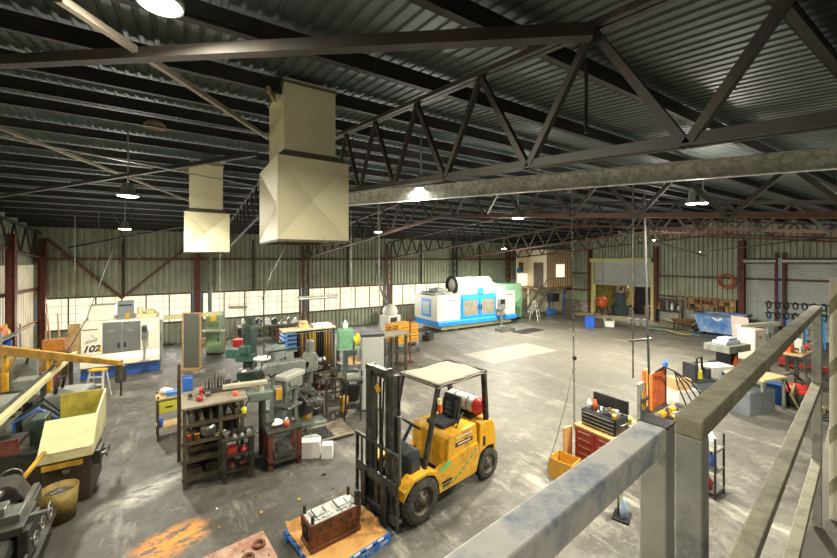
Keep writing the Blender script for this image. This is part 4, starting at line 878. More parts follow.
# ================= grinder, stand, can =================
t = thing('pedestal_grinder', 'twin wheel grinder on four thin legs beside the tall grey locker', 'grinder', at(353, 418), R(-25))
for x in (-.17, .17):
    for y in (-.15, .15): MB().bar((x*1.2, y*1.2, 0), (x, y, .88), .035, .035).build('leg', m_black, t)
MB().bx(-.2, .2, -.17, .17, .88, .91).build('top_plate', m_black, t); MB().bx(-.19, .19, -.16, .16, .3, .32).build('shelf', m_black, t)
MB().cyl((-.16, 0, 1.06), (.16, 0, 1.06), .11, 18).bx(-.1, .1, -.08, .08, .91, .98).build('motor', m_grey, t)
for s in (-1, 1): MB().cyl((s*.2, 0, 1.06), (s*.25, 0, 1.06), .13, 22).build('wheel', m_steel, t); MB().torus((s*.225, 0, 1.06), (1, 0, 0), .14, .03, 18, 6, 0, .5, 5).build('guard', m_black, t)
t = thing('pipe_stand', 'open square steel stand with a vice between turret mill and grinder', 'stand', at(334, 412), R(-15))
for x in (-.2, .2):
    for y in (-.2, .2): MB().bar((x, y, 0), (x, y, .95), .04, .04).build('leg', m_ang, t)
MB().bx(-.24, .24, -.24, .24, .95, .99).build('top', m_ang, t)
for z in (.25, .6): MB().bar((-.2, -.2, z), (.2, -.2, z), .03, .03).bar((-.2, .2, z), (.2, .2, z), .03, .03).bar((-.2, -.2, z), (-.2, .2, z), .03, .03).bar((.2, -.2, z), (.2, .2, z), .03, .03).build('rung', m_ang, t)
MB().bx(-.08, .08, -.16, .1, .99, 1.08).cyl((0, -.3, 1.08), (0, .1, 1.08), .03).bx(-.1, .1, .0, .05, 1.05, 1.2).bx(-.1, .1, -.12, -.08, 1.05, 1.2).build('vice', m_dark, t)
solo('yellow_drum', MB().lathe([(.001, 0), (.1, 0), (.11, .1), (.105, .12), (.11, .3), (.12, .44), (.11, .44), (.1, .4), (.001, .4)], n=18), m_oldyel, 'tall yellow can on the floor between the steel stand and the grinder', 'can', at(344, 413))
# ================= grey locker and bar stock rack =================
t = thing('grey_locker', 'tall plain grey metal locker just behind the forklift mast', 'locker', at(372, 408), R(-20))
MB().bx(-.3, .3, -.22, .26, .05, 2.02).build('body', mat('pale grey locker', '#a9aaa6', .45, .2, .08, 3), t, .01); MB().bx(-.32, .32, -.24, .28, 2.02, 2.09).build('top', m_char, t, .005); MB().bx(-.3, .3, -.2, .26, 0, .05).build('plinth', m_dark, t)
d = MB().bx(-.28, .28, -.235, -.22, .1, 1.98).build('door', mat('pale grey locker', '#a9aaa6'), t, .004); MB().bx(.18, .22, -.26, -.235, 1.0, 1.15).build('handle', m_dark, d)
t = thing('bar_stock_rack', 'brown rack of bar stock topped with a board, before the pallet stack', 'rack', at(390, 372), R(5))
for x in (-.5, -.1, .5):
    for y in (-.3, .3): MB().bx(x-.04, x+.04, y-.04, y+.04, 0, 1.36).build('post', m_ang, t)
MB().bx(-.65, .65, -.4, .4, 1.36, 1.42).build('top', m_top, t)
MB().bx(-.55, .55, -.34, .34, .2, .24).build('shelf', m_dark, t); MB().bx(-.55, .55, -.34, .34, .75, .79).build('shelf', m_dark, t)
for k in range(7): MB().cyl((-.42+.06*k, -.25+.05*(k % 3), .24), (-.42+.062*k, -.27+.05*(k % 3), 1.25-.1*(k % 2)), .022, 8).build('bar', m_dark if k % 2 else m_steel, t)
solo('marker_post', MB().cyl((0, 0, 0), (0, 0, 2.1), .03, 8).bx(-.15, .15, -.15, .15, 0, .02), m_rust, 'thin rusty post standing free in front of the yellow pallets', 'post', at(410, 362))
# ================= pallet stack =================
pp = at(402, 347)
def pallet(loc, m, lab, grp, rz):
    t = thing('pallet', lab, 'pallet', loc, rz, grp)
    for k in range(6): MB().bx(-.6, .6, -.5+k*.18, -.5+k*.18+.1, .105, .125).build('deck_board', m, t)
    for y in (-.5, -.05, .4): MB().bx(-.6, .6, y, y+.1, .022, .105).build('bearer', m, t)
    for x in (-.6, -.05, .5): MB().bx(x, x+.1, -.5, .5, 0, .022).build('bottom_board', m, t)
    return t
m_pyel = mat('yellow orange pallet timber', '#e2a93f', .65, 0, .15, 5, 0, '#a87528', .25); m_pgry = mat('grey blue pallet timber', '#8d979b', .7, 0, .2, 5)
p0 = None
nm = ['lowest', 'second', 'third', 'fourth', 'fifth', 'sixth', 'seventh', 'topmost']
for k in range(8):
    lab = ('grey pallet %s in the pallet stack before the blue machining centre' if k < 2 else 'yellow pallet %s in the pallet stack before the blue machining centre') % nm[k]
    if k in (0, 2): p0 = pallet(pp+Vector((0, 0, .142*k)), m_pgry if k < 2 else m_pyel, lab, 'stacked pallets', R(12))
    else: dup(p0, pp+Vector((random.uniform(-.03, .03), random.uniform(-.03, .03), .142*k)), R(12+random.uniform(-3, 3)), lab)
# ================= green trolley with bags =================
t = thing('green_trolley', 'mint green trolley heaped with bags between strap rack and grey locker', 'trolley', at(350, 368), R(-15))
MB().bx(-.5, .5, -.35, .35, .78, .84).build('top', mat('trolley green', '#6fa47c', .5, 0, .15, 4, 0, '#55735a', .3), t); MB().bx(-.45, .1, -.3, .3, .84, 1.5).build('box', mat('trolley green', '#6fa47c'), t, .02)
for x in (-.45, .45):
    for y in (-.3, .3): MB().bx(x-.03, x+.03, y-.03, y+.03, .0, .78).build('leg', m_dark, t)
MB().bx(-.46, .46, -.31, .31, .2, .24).build('shelf', m_card, t)
g = at(350, 368)
m_lem = mat('yellow bag', '#d8c32c', .6, 0, .15, 6)
solo('yellow_bag', MB().ball((0, 0, .2), (.16, .11, .2), 12).ball((.05, -.03, .36), (.09, .08, .12), 10), m_lem, 'yellow bag slumped on the front of the mint green trolley', 'bag', g+Vector((-.28, -.42, .36)) if False else Vector((g.x+.2, g.y-.12, .841)))
solo('cream_sack', MB().ball((0, 0, .14), (.16, .14, .16), 12).ball((.03, .02, .28), (.1, .1, .08), 10), m_card, 'cream sack beside the yellow bag on the mint green trolley', 'sack', (g.x+.38, g.y+.08, .841))
solo('white_bottle', MB().lathe([(.001, 0), (.09, 0), (.1, .05), (.1, .2), (.05, .27), (.03, .32), (.001, .32)], n=14), m_paper, 'white bottle on top of the mint green box', 'bottle', (g.x-.15, g.y+.1, 1.501))
solo('tan_carton', MB().bx(-.2, .2, -.15, .15, 0, .22).bx(-.2, .2, -.01, .01, .22, .225), m_card, 'tan carton on the low shelf of the mint green trolley', 'carton', (g.x+.05, g.y+.0, .241))
# white machine behind with hoses
t = thing('mixing_unit', 'white mixing unit with grey hoses standing by the brown lattice column', 'machine', (10.0, 18.6, 0), R(10))
MB().bx(-.45, .45, -.4, .4, .1, 1.0).build('body', m_white, t, .04); MB().lathe([(.4, 1.0), (.42, 1.25), (.3, 1.5), (.12, 1.6), (.001, 1.62)], n=20).build('hopper', m_white, t); MB().bx(-.3, .15, -.42, -.4, .55, .9).build('screen', m_char, t)
for s in (-.2, .0): MB().tube([(s, .1, 1.5), (s-.25, .15, 2.2), (s-.45, .3, 3.0), (s-.4, .5, 3.9)], .05, 8).build('hose', m_grey, t)
MB().bx(-.5, .5, -.45, .45, 0, .1).build('plinth', m_dark, t)
for k, (px, py, c, l) in enumerate(((320, 357, m_card, 'tan crate behind the strap rack near the windows'), (278, 352, m_steel, 'grey crate under the window behind the dark green machine'), (224, 356, m_red2, 'red jerry can on the floor behind the dark green machine'))):
    q = at(px, py-8)
    if k == 2: solo('jerry_can', MB().bx(-.2, .2, -.13, .13, 0, .5).bx(-.14, .1, -.02, .02, .56, .60).bx(-.14, -.1, -.02, .02, .5, .56).bx(.06, .1, -.02, .02, .5, .56), c, l, 'can', at(238, 350), R(-20), bevel=.03)
    elif k == 0: solo('crate', MB().bx(-.4, .4, -.3, .3, 0, .05).bx(-.4, .4, -.3, -.27, .05, .5).bx(-.4, .4, .27, .3, .05, .5).bx(-.4, -.37, -.27, .27, .05, .5).bx(.37, .4, -.27, .27, .05, .5), c, l, 'crate', at(322, 358))
# low bench along the window, with engines
t = thing('wall_bench', 'long grey bench under the windows behind the dark green machine', 'bench', (4.0, 20.6, 0))
MB().bx(-1.6, 1.6, -.4, .4, .7, .76).build('top', m_top, t)
for x in (-1.5, 0, 1.5):
    for y in (-.35, .35): MB().bx(x-.04, x+.04, y-.04, y+.04, 0, .7).build('leg', m_dark, t)
clutter('machine_part', 'oily machine part on the long bench under the windows', 'part', 'parts on the window bench', 2.5, 5.4, 20.3, 20.9, .761, 12, .15, .4, [m_steel, m_dark, m_greyg, m_paper], 41, .15, .3)
# ================= splash tray machine (near left) =================
t = thing('tray_lathe', 'dark machine with a yellowed splash guard open towards the aisle', 'machine tool', (-1.3, 8.32, 0), 0)
m_brown = mat('dark brown machine base', '#3f322a', .5, .1, .25, 5)
MB().bx(-.62, 0, .1, 1.15, 0, .78).build('base', m_brown, t, .02)
MB().bx(-2.6, -.64, .25, 1.2, 0, .95).build('bed', m_dark, t, .02)
MB().bx(-.66, .04, .02, 1.32, .78, .83).bx(-.66, .04, .02, .05, .83, .93).build('chip_tray', m_ycream, t, .006)
MB().add([(-.64, .0, .95), (.02, .0, .95), (.02, .42, 1.36), (-.64, .42, 1.36), (-.64, .03, .94), (.02, .03, .94), (.02, .45, 1.34), (-.64, .45, 1.34)], [(0, 1, 2, 3), (7, 6, 5, 4), (0, 4, 5, 1), (1, 5, 6, 2), (2, 6, 7, 3), (3, 7, 4, 0)]).build('front_guard', m_ycream, t)
MB().bx(-.62, .02, 1.28, 1.31, .83, 1.54).build('back_guard', mat('mustard guard', '#a89a3c', .5, 0, .2, 4, 0, '#6f6626', .35), t)
MB().prism([(.0, .83), (1.31, .83), (1.31, 1.54), (.45, 1.36), (.02, .96)], .02, .045, 'yz').build('side_guard', m_ycream, t)
MB().bx(-.58, -.06, .5, 1.2, .83, 1.02).build('slide', m_dark, t, .01); MB().bx(-.5, -.1, .62, 1.0, 1.02, 1.06).build('cover_sheet', mat('pinkish card', '#d8b5a6', .7), t)
MB().bx(-.85, -.66, .5, .9, .95, 1.38).build('tool_post', m_green, t, .01)
MB().bx(.03, .12, .15, .55, .55, .78).build('apron', m_dark, t, .01)
for y in (.2, .42): MB().cyl((.12, y, .7), (.22, y, .7), .025, 10).torus((.2, y, .7), (1, 0, 0), .06, .012, 16, 6).build('handwheel', m_steel, t)
MB().bx(-1.6, -.9, .2, .24, .98, 1.22).build('red_brown_panel', m_rust, t); MB().bx(-2.5, -1.0, .3, 1.1, .95, 1.02).build('way_cover', m_black, t)
MB().bx(-.6, -.1, .02, .09, .66, .74).build('timber_rest', m_oldyel, t)
MB().cyl((-.3, .02, .62), (-.3, .02, .58), .05).build('drain_tap', m_steel, t)
solo('chip_bin', MB().lathe([(.001, .02), (.19, .02), (.2, .0), (.24, .5), (.22, .5), (.185, .04), (.001, .05)], n=24), mat('battered ochre', '#98803c', .6, .1, .3, 6, .1, '#5b4a28', .45, 6), 'dented yellow swarf bin below the yellowed splash guard', 'bin', (-1.62, 8.02, 0))
solo('swarf', MB().ball((0, 0, 0), (.19, .19, .07), 10).torus((.03, .05, .05), (.3, .2, 1), .07, .012, 14, 5).torus((-.06, -.04, .05), (-.3, .3, 1), .06, .01, 14, 5), m_steel, 'grey swarf filling the yellow bin', 'swarf', (-1.62, 8.02, .40))
bpy.data.objects['swarf']['kind'] = 'stuff'
# ================= long bed lathe at the picture edge =================
t = thing('bed_lathe', 'long oily grey lathe bed running along the near picture edge', 'lathe', (-2.02, 6.2, 0), R(2))
MB().bx(-.32, .32, -2.2, 1.55, .55, .72).build('bed', m_dark, t, .01)
for x in (-.26, -.08, .1, .26): MB().prism([(x-.05, .72), (x+.05, .72), (x+.03, .77), (x-.03, .77)], -2.2, 1.55, 'xz').build('way', m_steel, t)
for y in (-1.7, .9): MB().bx(-.28, .28, y-.3, y+.3, 0, .55).build('pedestal', m_dark, t, .02)
MB().bx(-.5, .5, -2.1, 1.5, .30, .33).build('chip_pan', m_dark, t)
s = MB().bx(-.38, .42, .15, .75, .78, .88).build('saddle', m_dark, t, .01)
MB().bx(-.12, .36, .30, .60, .88, .97).bx(.02, .22, .34, .56, .97, 1.06).build('cross_slide', m_steel, s, .006); MB().cyl((.42, .45, .84), (.62, .45, .84), .03).torus((.60, .45, .84), (1, 0, 0), .1, .014, 18, 6).build('handwheel', m_steel, s)
MB().bx(.36, .46, .18, .72, .40, .80).build('apron', m_dark, s, .01)
for y in (.28, .6): MB().torus((.50, y, .62), (1, 0, 0), .08, .012, 18, 6).cyl((.46, y, .62), (.52, y, .62), .02).build('feed_wheel', m_steel, s)
ts = MB().prism([(-.24, .77), (.24, .77), (.15, .95), (.08, 1.02), (-.08, 1.02), (-.15, .95)], 1.1, 1.45, 'xz').build('tailstock', m_dark, t, .02)
MB().cyl((0, .95, .94), (0, 1.1, .94), .045).cyl((0, .85, .94), (0, .95, .94), .045, 12, .004).build('centre', m_steel, ts); MB().torus((0, 1.56, .94), (0, 1, 0), .11, .014, 18, 6).cyl((0, 1.45, .94), (0, 1.58, .94), .02).build('quill', m_steel, ts)
for y in (-.9, -.5, -.1): MB().cyl((.44, y, .5), (.44, y+.6, .5), .018, 8).build('feed_screw', m_steel, t)
MB().bx(-.3, .1, -1.2, -.1, .775, .79).build('cover_plate', mat('pinkish rusty plate', '#a9846c', .6, .2, .25, 6), t)
MB().bx(-.28, -.02, .82, .98, .775, .80).build('way_board', mat('pinkish rusty plate', '#a9846c'), t)
MB().cyl((.1, -.3, .85), (.2, .1, .85), .04, 12).build('work_bar', m_steel, t)
for k, (x, y) in enumerate(((.15, -.6), (-.2, .05), (.2, -1.0))): pass
clutter('lathe_tool', 'steel lathe tool lying on the long lathe bed', 'tool', 'tools on the lathe bed', -2.14, -1.90, 5.6, 6.15, .795, 7, .03, .07, [m_steel, m_dark], 51, .05, .12)
t = thing('channel_bar', 'yellowish channel resting between the lathe bed and the splash guard machine', 'bar', (0, 0, 0))
MB().bar((-2.02, 7.6, .80), (-1.85, 8.30, 1.00), .05, .04).build('channel', m_oldyel, t)
# ================= grey machines beyond =================
t = thing('gear_lathe', 'grey headstock lathe crowded behind the cream slanting rail', 'lathe', (-3.2, 11.6, 0), R(90))
MB().bx(-1.4, 1.6, -.3, .3, .45, .75).build('bed', m_greyg, t, .02); MB().bx(-1.5, -.6, -.4, .4, 0, .45).bx(.9, 1.5, -.35, .35, 0, .45).build('pedestal', m_greyg, t, .02)
h = MB().bx(-1.5, -.6, -.42, .42, .75, 1.35).build('headstock', m_grey, t, .04, 3)
for k in range(4): MB().cyl((-1.35+.2*k, -.42, 1.1+.1*(k % 2)), (-1.35+.2*k, -.50, 1.1+.1*(k % 2)), .045, 12).build('selector', m_dark, h)
MB().lathe([(.001, .2), (.06, .2), (.2, .18), (.22, .1), (.2, 0)], (-.6, 0, 1.08), (1, 0, 0), 24).build('chuck', m_steel, h)
MB().bx(.0, .55, -.42, .42, .75, .95).bx(.1, .4, -.2, .2, .95, 1.15).build('saddle', m_dark, t, .01); MB().bx(1.1, 1.5, -.2, .2, .75, 1.2).build('tailstock', m_grey, t, .03)
t = thing('milling_head', 'grey green gearbox machine standing behind the splash guard machine', 'machine tool', (-2.05, 10.9, 0), R(80))
MB().bx(-.5, .5, -.4, .4, 0, .5).build('base', m_greyg, t, .02); MB().bx(-.35, .35, -.35, .3, .5, 1.3).build('gearbox', m_grey, t, .04); MB().bx(-.2, .22, -.38, -.35, .7, 1.15).build('cover', m_ycream, t, .01)
MB().cyl((.35, 0, 1.0), (.6, 0, 1.0), .14).build('motor', m_dark, t); MB().tube([(-.3, .1, 1.3), (-.2, .1, 1.6), (.1, .1, 1.55), (.2, .2, 1.2)], .03).build('hose', m_rubber, t)
solo('yellow_keg', MB().lathe([(.001, 0), (.17, 0), (.18, .03), (.16, .2), (.18, .38), (.17, .42), (.001, .42)], n=18), m_oldyel, 'small yellow keg on the floor before the aluminium step ladder', 'keg', at(80, 404))
# yellow jib crane
A, B = at(4, 350, 1.9), at(121, 363, 1.9)
t = thing('jib_crane', 'old yellow swing beam on posts reaching across to the cell numbered 102', 'crane', (A.x, A.y, 0), math.atan2(B.y-A.y, B.x-A.x)); Lc = (B-A).length
MB().prism([(-.1, 1.78), (Lc*.5, 1.80), (Lc, 1.86), (Lc, 1.96), (-.1, 2.0)], -.05, .05, 'xz').build('beam', m_oldyel, t, .008)
for x in (.05, Lc*.42): MB().cyl((x, 0, 0), (x, 0, 1.82), .06).build('post', m_yellow, t); MB().bx(x-.2, x+.2, -.2, .2, 0, .03).build('foot', m_yellow, t); MB().bar((x-.03, 0, 1.3), (x+.45, 0, 1.84), .05, .05).build('strut', m_yellow, t)
MB().bx(Lc-.08, Lc+.06, -.07, .07, 1.5, 1.84).cyl((Lc, 0, 1.2), (Lc, 0, 1.5), .02).build('end_stop', m_dark, t)
# cream rail running over
a, b_ = at(-6, 424, 1.62), at(74, 353, 1.62)
t = thing('feed_rail', 'long cream slanting bar feeder rail over the near machines', 'rail', (0, 0, 0))
MB().bar(a, b_, .09, .04).build('tray', m_ycream, t); d = (b_-a).normalized(); s_ = Vector((-d.y, d.x, 0))*.055
MB().bar(a+s_+Vector((0, 0, .03)), b_+s_+Vector((0, 0, .03)), .02, .11).build('dark_lip', m_char, t); MB().bar(a-s_, b_-s_, .02, .09).build('side_lip', m_ycream, t)
for f in (.48, .94):
    q = a.lerp(b_, f); MB().bx(q.x-.04, q.x+.04, q.y-.04, q.y+.04, 0, 1.58).build('leg', m_dark, t)
# corner timbers and boxes
for k, (px, py, h, l) in enumerate(((52, 362, 2.3, 'tallest board leaning at the corner column'), (60, 362, 1.9, 'second board leaning beside the corner column'), (45, 366, 2.0, 'board leaning nearest to the pale side wall'))):
    q = at(px, py); solo('timber_board', MB().bar((0, 0, 0), (-.25+.1*k, .45, h), .14, .035, (1, 0, 0)), m_wood, l, 'board', q, group='leaning boards')
q = at(55, 372); solo('orange_carton', MB().bx(-.3, .3, -.2, .2, 0, .4).bx(-.3, .3, -.012, .012, .4, .404), mat('orange card', '#d08a3a', .7), 'orange carton raised on a crate behind the yellow swing beam', 'carton', (q.x, q.y, .81))
solo('wooden_crate', MB().bx(-.4, .4, -.3, .3, .0, .8).bx(-.42, .42, -.32, .32, .3, .36).bx(-.42, .42, -.32, .32, .7, .76), m_wood, 'timber crate carrying the orange carton behind the yellow swing beam', 'crate', (q.x, q.y, 0))
clutter('machine_part', 'odd machine part on the bench by the pale side wall', 'part', 'parts by the side wall', -4.9, -4.3, 12.5, 15.0, .761, 10, .15, .45, [m_steel, m_grey, m_paper, m_blue, m_oldyel], 61, .15, .3)
t = thing('side_bench', 'cluttered bench along the pale side wall', 'bench', (-4.6, 13.8, 0))
MB().bx(-.4, .4, -1.5, 1.5, .7, .76).build('top', m_top, t)
for x in (-.35, .35):
    for y in (-1.4, 1.4): MB().bx(x-.04, x+.04, y-.04, y+.04, 0, .7).build('leg', m_dark, t)
# ================= blue and white machining centre =================
m_cblue = mat('bright machine blue', '#2f8fe0', .4, 0, .1, 3); m_mwhite = mat('machine white', '#d9d5c9', .4, 0, .06, 3, 0, '#c9c2ae', .15)
m_glass = mat('dusty machine window', '#a09a8a', .2, .3, .3, 3); m_dred = mat('dark red lettering', '#a8453c', .5)
t = thing('machining_centre', 'long white machining centre with bright blue doors and a black ringed tunnel on top', 'machine tool', (12.15, 17.05, 0), 0)
MB().bx(0, 1.66, 0, 2.4, .62, 2.05).bx(4.6, 6.25, 0, 2.4, .62, 2.1).bx(1.66, 4.6, .06, 2.4, .62, 2.1).build('enclosure', m_mwhite, t, .02)
MB().prism([(-.02, .62), (-.14, .56), (-.14, .34), (0, .30), (2.3, .30), (2.3, .62)], .0, 6.25, 'yz').build('blue_skirt', m_cblue, t, .01)
MB().bx(.4, 6.0, .12, 2.2, .08, .30).build('bed_casting', m_ycream, t)
for k in range(7): MB().cyl((.7+.8*k, .2, 0), (.7+.8*k, .2, .08), .09, 12).cyl((.7+.8*k, .2, .08), (.7+.8*k, .2, .22), .03, 8).build('levelling_foot', m_steel, t)
MB().bx(1.7, 4.55, .03, .06, 1.9, 2.05).bx(1.7, 1.8, .03, .06, .64, 1.9).build('door_frame', m_cblue, t)
for a in (1.8, 3.2):
    d = MB().bx(a, a+.14, -.01, .03, .64, 1.9).bx(a+1.2, a+1.34, -.01, .03, .64, 1.9).bx(a+.14, a+1.2, -.01, .03, .64, .8).bx(a+.14, a+1.2, -.01, .03, 1.72, 1.9).build('door', m_cblue, t, .01)
    MB().bx(a+.14, a+1.2, .005, .02, .8, 1.72).build('window', m_glass, d); MB().bx(a+(1.24 if a < 2 else .04), a+(1.3 if a < 2 else .1), -.06, -.01, 1.1, 1.4).build('handle', m_char, d)
d = MB().bx(-.02, 0, .62, .78, .8, 1.85).bx(-.02, 0, 1.45, 1.6, .8, 1.85).bx(-.02, 0, .78, 1.45, .8, .95).bx(-.02, 0, .78, 1.45, 1.65, 1.85).build('end_door', m_cblue, t, .006); MB().bx(-.012, 0, .78, 1.45, .95, 1.65).build('end_pane', mat('pale pane', '#b9c6cf', .25), d)
MB().bx(3.05, 3.5, -.012, .06, 2.05, 2.4).build('blue_box', m_cblue, t, .01)
tn = MB().cyl((1.9, 1.0, 2.55), (4.7, 1.0, 2.55), .50, 26).bx(2.0, 4.7, .55, 1.5, 2.08, 2.4).build('tunnel_cover', m_mwhite, t)
MB().torus((1.8, 1.0, 2.55), (1, 0, 0), .50, .1, 30, 8).build('tunnel_ring', m_rubber, tn); MB().cyl((1.84, 1.0, 2.55), (1.86, 1.0, 2.55), .42, 26).build('tunnel_end', mat('pale end disc', '#c9c4b4'), tn)
MB().bx(.2, 1.5, .5, 2.0, 2.05, 2.2).bx(.5, 1.3, .7, 1.6, 2.2, 2.38).cyl((.7, 1.0, 2.38), (.7, 1.0, 2.46), .2).build('drive_unit', m_grey, t, .02)
MB().bx(4.75, 5.9, .6, 1.8, 2.1, 2.35).cyl((5.3, 1, 2.35), (5.3, 1, 2.6), .1).build('coolant_unit', m_mwhite, t, .02)
pn = MB().bx(4.28, 4.82, -.55, -.35, 1.05, 1.72).build('control_panel', m_grey, t, .015); MB().bx(4.36, 4.74, -.556, -.55, 1.4, 1.66).build('screen', m_black, pn); MB().bx(4.5, 4.6, -.5, -.4, 0, 1.05).bx(4.3, 4.8, -.6, -.3, 0, .05).build('panel_post', m_grey, t)
b = MB()
for k in range(6): b.bx(.95+.09*k, 1.015+.09*k, -.004, 0, 1.74, 1.80)
b.build('lettering', m_dred, t); b = MB()
for k in range(10): b.bx(4.95+.1*k+(.06 if k > 3 else 0), 5.02+.1*k+(.06 if k > 3 else 0), -.004, 0, 1.84, 1.92)
b.build('lettering', m_dred, t)
t = thing('coolant_cabinet', 'mint green cabinet standing against the far end of the white machining centre', 'cabinet', (18.78, 18.2, 0), 0)
MB().bx(0, 1.5, .0, 1.9, .1, 2.45).build('body', m_mint, t, .02); MB().prism([(.1, .1), (1.5, .1), (1.5, 1.6), (.9, 1.2)], -.06, 0, 'xz').build('sloped_guard', mat('mint side', '#7cb886', .5), t); MB().bx(.05, 1.45, .05, 1.85, 0, .1).build('plinth', m_dark, t)
MB().bx(.3, .34, .3, .34, 2.45, 2.75).ball((.32, .32, 2.78), .06, 8).build('beacon', m_char, t)
solo('swarf_tray', MB().bx(-.5, .5, -.3, .3, 0, .03).bx(-.5, .5, -.3, -.27, .03, .18).bx(-.5, .5, .27, .3, .03, .18).bx(-.5, -.47, -.27, .27, .03, .18).bx(.47, .5, -.27, .27, .03, .18), m_grey, 'low grey tray on the floor in front of the blue skirt', 'tray', at(505, 331), R(0))
solo('rubber_mat', MB().bx(-1.0, 1.0, -.4, .4, 0, .02), m_rubber, 'black mat on the floor before the control panel of the machining centre', 'mat', at(528, 331), R(5))
# ================= office on its platform =================
m_of = mat('cream office lining', '#e6d9bb', .6, 0, .08, 3); m_bat = mat('tan batten', '#b07f4d', .6, 0, .15, 5)
struct('wall_office', MB().bx(23.8, X1-.2, 18.8, 18.9, 2.0, 4.9), m_of)
o = struct('trim_2', MB().bx(23.8, X1-.2, 18.68, 18.8, 1.88, 2.0), m_bat); b = MB()
for k in range(10): b.bx(23.82+.3*k, 23.90+.3*k, 18.76, 18.799, 2.0, 4.6)
struct('battens', b, m_bat, o)
o = struct('window_6', MB().bx(24.75, 25.8, 18.73, 18.755, 2.75, 3.75), emat('lit office window', '#fff0d0', .9)); struct('window_frame', MB().bx(24.68, 24.75, 18.72, 18.76, 2.68, 3.82).bx(25.8, 25.87, 18.72, 18.76, 2.68, 3.82).bx(24.75, 25.8, 18.72, 18.76, 2.68, 2.75).bx(24.75, 25.8, 18.72, 18.76, 3.75, 3.82), m_of, o)
struct('office_side_wall', MB().bx(23.7, 23.8, 18.8, 20.7, 2.0, 4.9), m_of, bpy.data.objects['wall_office'])
struct('office_lower_wall', MB().bx(22.6, X1-.2, 19.6, 19.7, 0, 1.88), m_of, bpy.data.objects['wall_office'])
struct('office_floor', MB().bx(22.55, X1-.2, 18.7, 20.7, 1.9, 1.99), m_bat, bpy.data.objects['wall_office'])
struct('door_1', MB().bx(24.6, 25.5, 19.55, 19.6, 0, 1.85), m_cream)
# recessed landing wall behind the machining centre, with dark doorway and lit panels
lw = struct('wall_landing', MB().bx(22.55, 23.7, 20.7, 20.8, 0, 4.9), m_of)
struct('lit_panel', MB().bx(22.6, 23.65, 20.65, 20.7, 2.05, 3.0), emat('lit office window', '#fff0d0', .9), lw)
struct('door_2', MB().bx(23.65, 23.7, 19.1, 20.0, 1.99, 3.9), mat('dark brown door', '#5a4836', .5)); struct('shutter_panel', MB().bx(22.75, 23.2, 20.65, 20.7, 3.15, 3.9), mat('dark brown door', '#5a4836'), lw)
solo('blue_sign', MB().bx(-.22, .22, -.015, .015, -.16, .16), m_cblue, 'small blue sign by the dark doorway of the office', 'sign', (22.62, 20.6, 3.3))
t = thing('landing_stair', 'steel stair climbing to the office landing beside the mint green cabinet', 'stair', (21.6, 17.3, 0), 0)
m_gst = mat('grey stair steel', '#75756c', .5, .4, .2, 5)
for k in range(9): MB().bx(-1.4+.2*k, -1.18+.2*k, 0, .8, .2*k+.16, .2*k+.2).build('tread', m_gst, t)
for y in (0, .8): MB().bar((-1.5, y, .05), (.4, y, 1.9), .04, .16).bar((-1.4, y, 1.0), (.4, y, 2.8), .04, .04).bar((-1.4, y, 0), (-1.4, y, 1.0), .04, .04).bar((.4, y, 1.9), (.4, y, 2.8), .04, .04).bar((-.5, y, .9), (-.5, y, 1.9), .03, .03).build('handrail', m_gst, t)
MB().bx(.4, 2.2, -.1, 1.15, 1.86, 1.92).build('landing', m_gst, t)
MB().bx(.45, .55, -.05, .05, 0, 1.86).bx(2.05, 2.15, -.05, .05, 0, 1.86).build('landing_post', m_navy, t); MB().bar((.4, -.08, 2.8), (2.2, -.08, 2.8), .04, .04).bar((2.18, -.08, 1.9), (2.18, -.08, 2.8), .04, .04).build('landing_rail', m_gst, t)
solo('blue_box', MB().bx(-.3, .3, -.2, .2, 0, .3).bx(-.32, .32, -.22, .22, .3, .34), m_cblue, 'flat blue box on the floor beneath the office landing', 'box', (24.0, 18.6, 0))
solo('black_box', MB().bx(-.35, .35, -.25, .25, 0, .5).bx(-.36, .36, -.26, .26, .5, .55), m_black, 'black control box fixed on the blue landing post', 'box', (22.2, 17.0, 1.15))
bpy.data.objects['black_box'].location = (22.1, 16.96, 1.2)
stepladder(at(535, 320.5), R(20), 1.35, 'tall step ladder with a yellowish top at the foot of the office stair', m_ycream)
# ================= end wall doors =================
m_shut = mat('grey shutter slats', '#b4b8b4', .45, .3, .08, 2, 0, '#94958c', .2); m_hdr = mat('yellow cream shutter box', '#c3bf83', .5, 0, .12, 3)
def slats(y0, y1, z0, z1):
    return corr((X1-.10, y1, z0), (0, 0, 1), (0, -1, 0), z1-z0, y1-y0, .085, .018, prof=((0, 0), (.25, 1), (.75, 1)))
o = struct('door_3', slats(D0+.1, D1-.1, 2.3, 3.98), m_shut); struct('shutter_box', MB().bx(X1-.45, X1-.12, D0-.05, D1+.05, 3.96, 4.22), m_hdr, o)
struct('jamb', MB().bx(X1-.2, X1+.1, D0-.1, D0+.1, 0, 4.0).bx(X1-.2, X1+.1, D1-.1, D1+.1, 0, 4.0), m_hdr, o); struct('bottom_rail', MB().bx(X1-.14, X1-.06, D0+.1, D1-.1, 2.24, 2.31), m_galv, o)
for n, (y0, y1, tx) in enumerate(((6.5, 7.66, ''), (3.4, 6.06, ''))):
    o = struct('door_%d' % (n+4), slats(y0, y1, 0.02, 3.98), m_shut); struct('shutter_drum', MB().cyl((X1-.3, y0-.1, 4.05), (X1-.3, y1+.1, 4.05), .16, 18), m_galv, o)
    struct('guide', MB().bx(X1-.17, X1-.05, y0-.06, y0, 0, 4).bx(X1-.17, X1-.05, y1, y1+.06, 0, 4), m_galv, o)
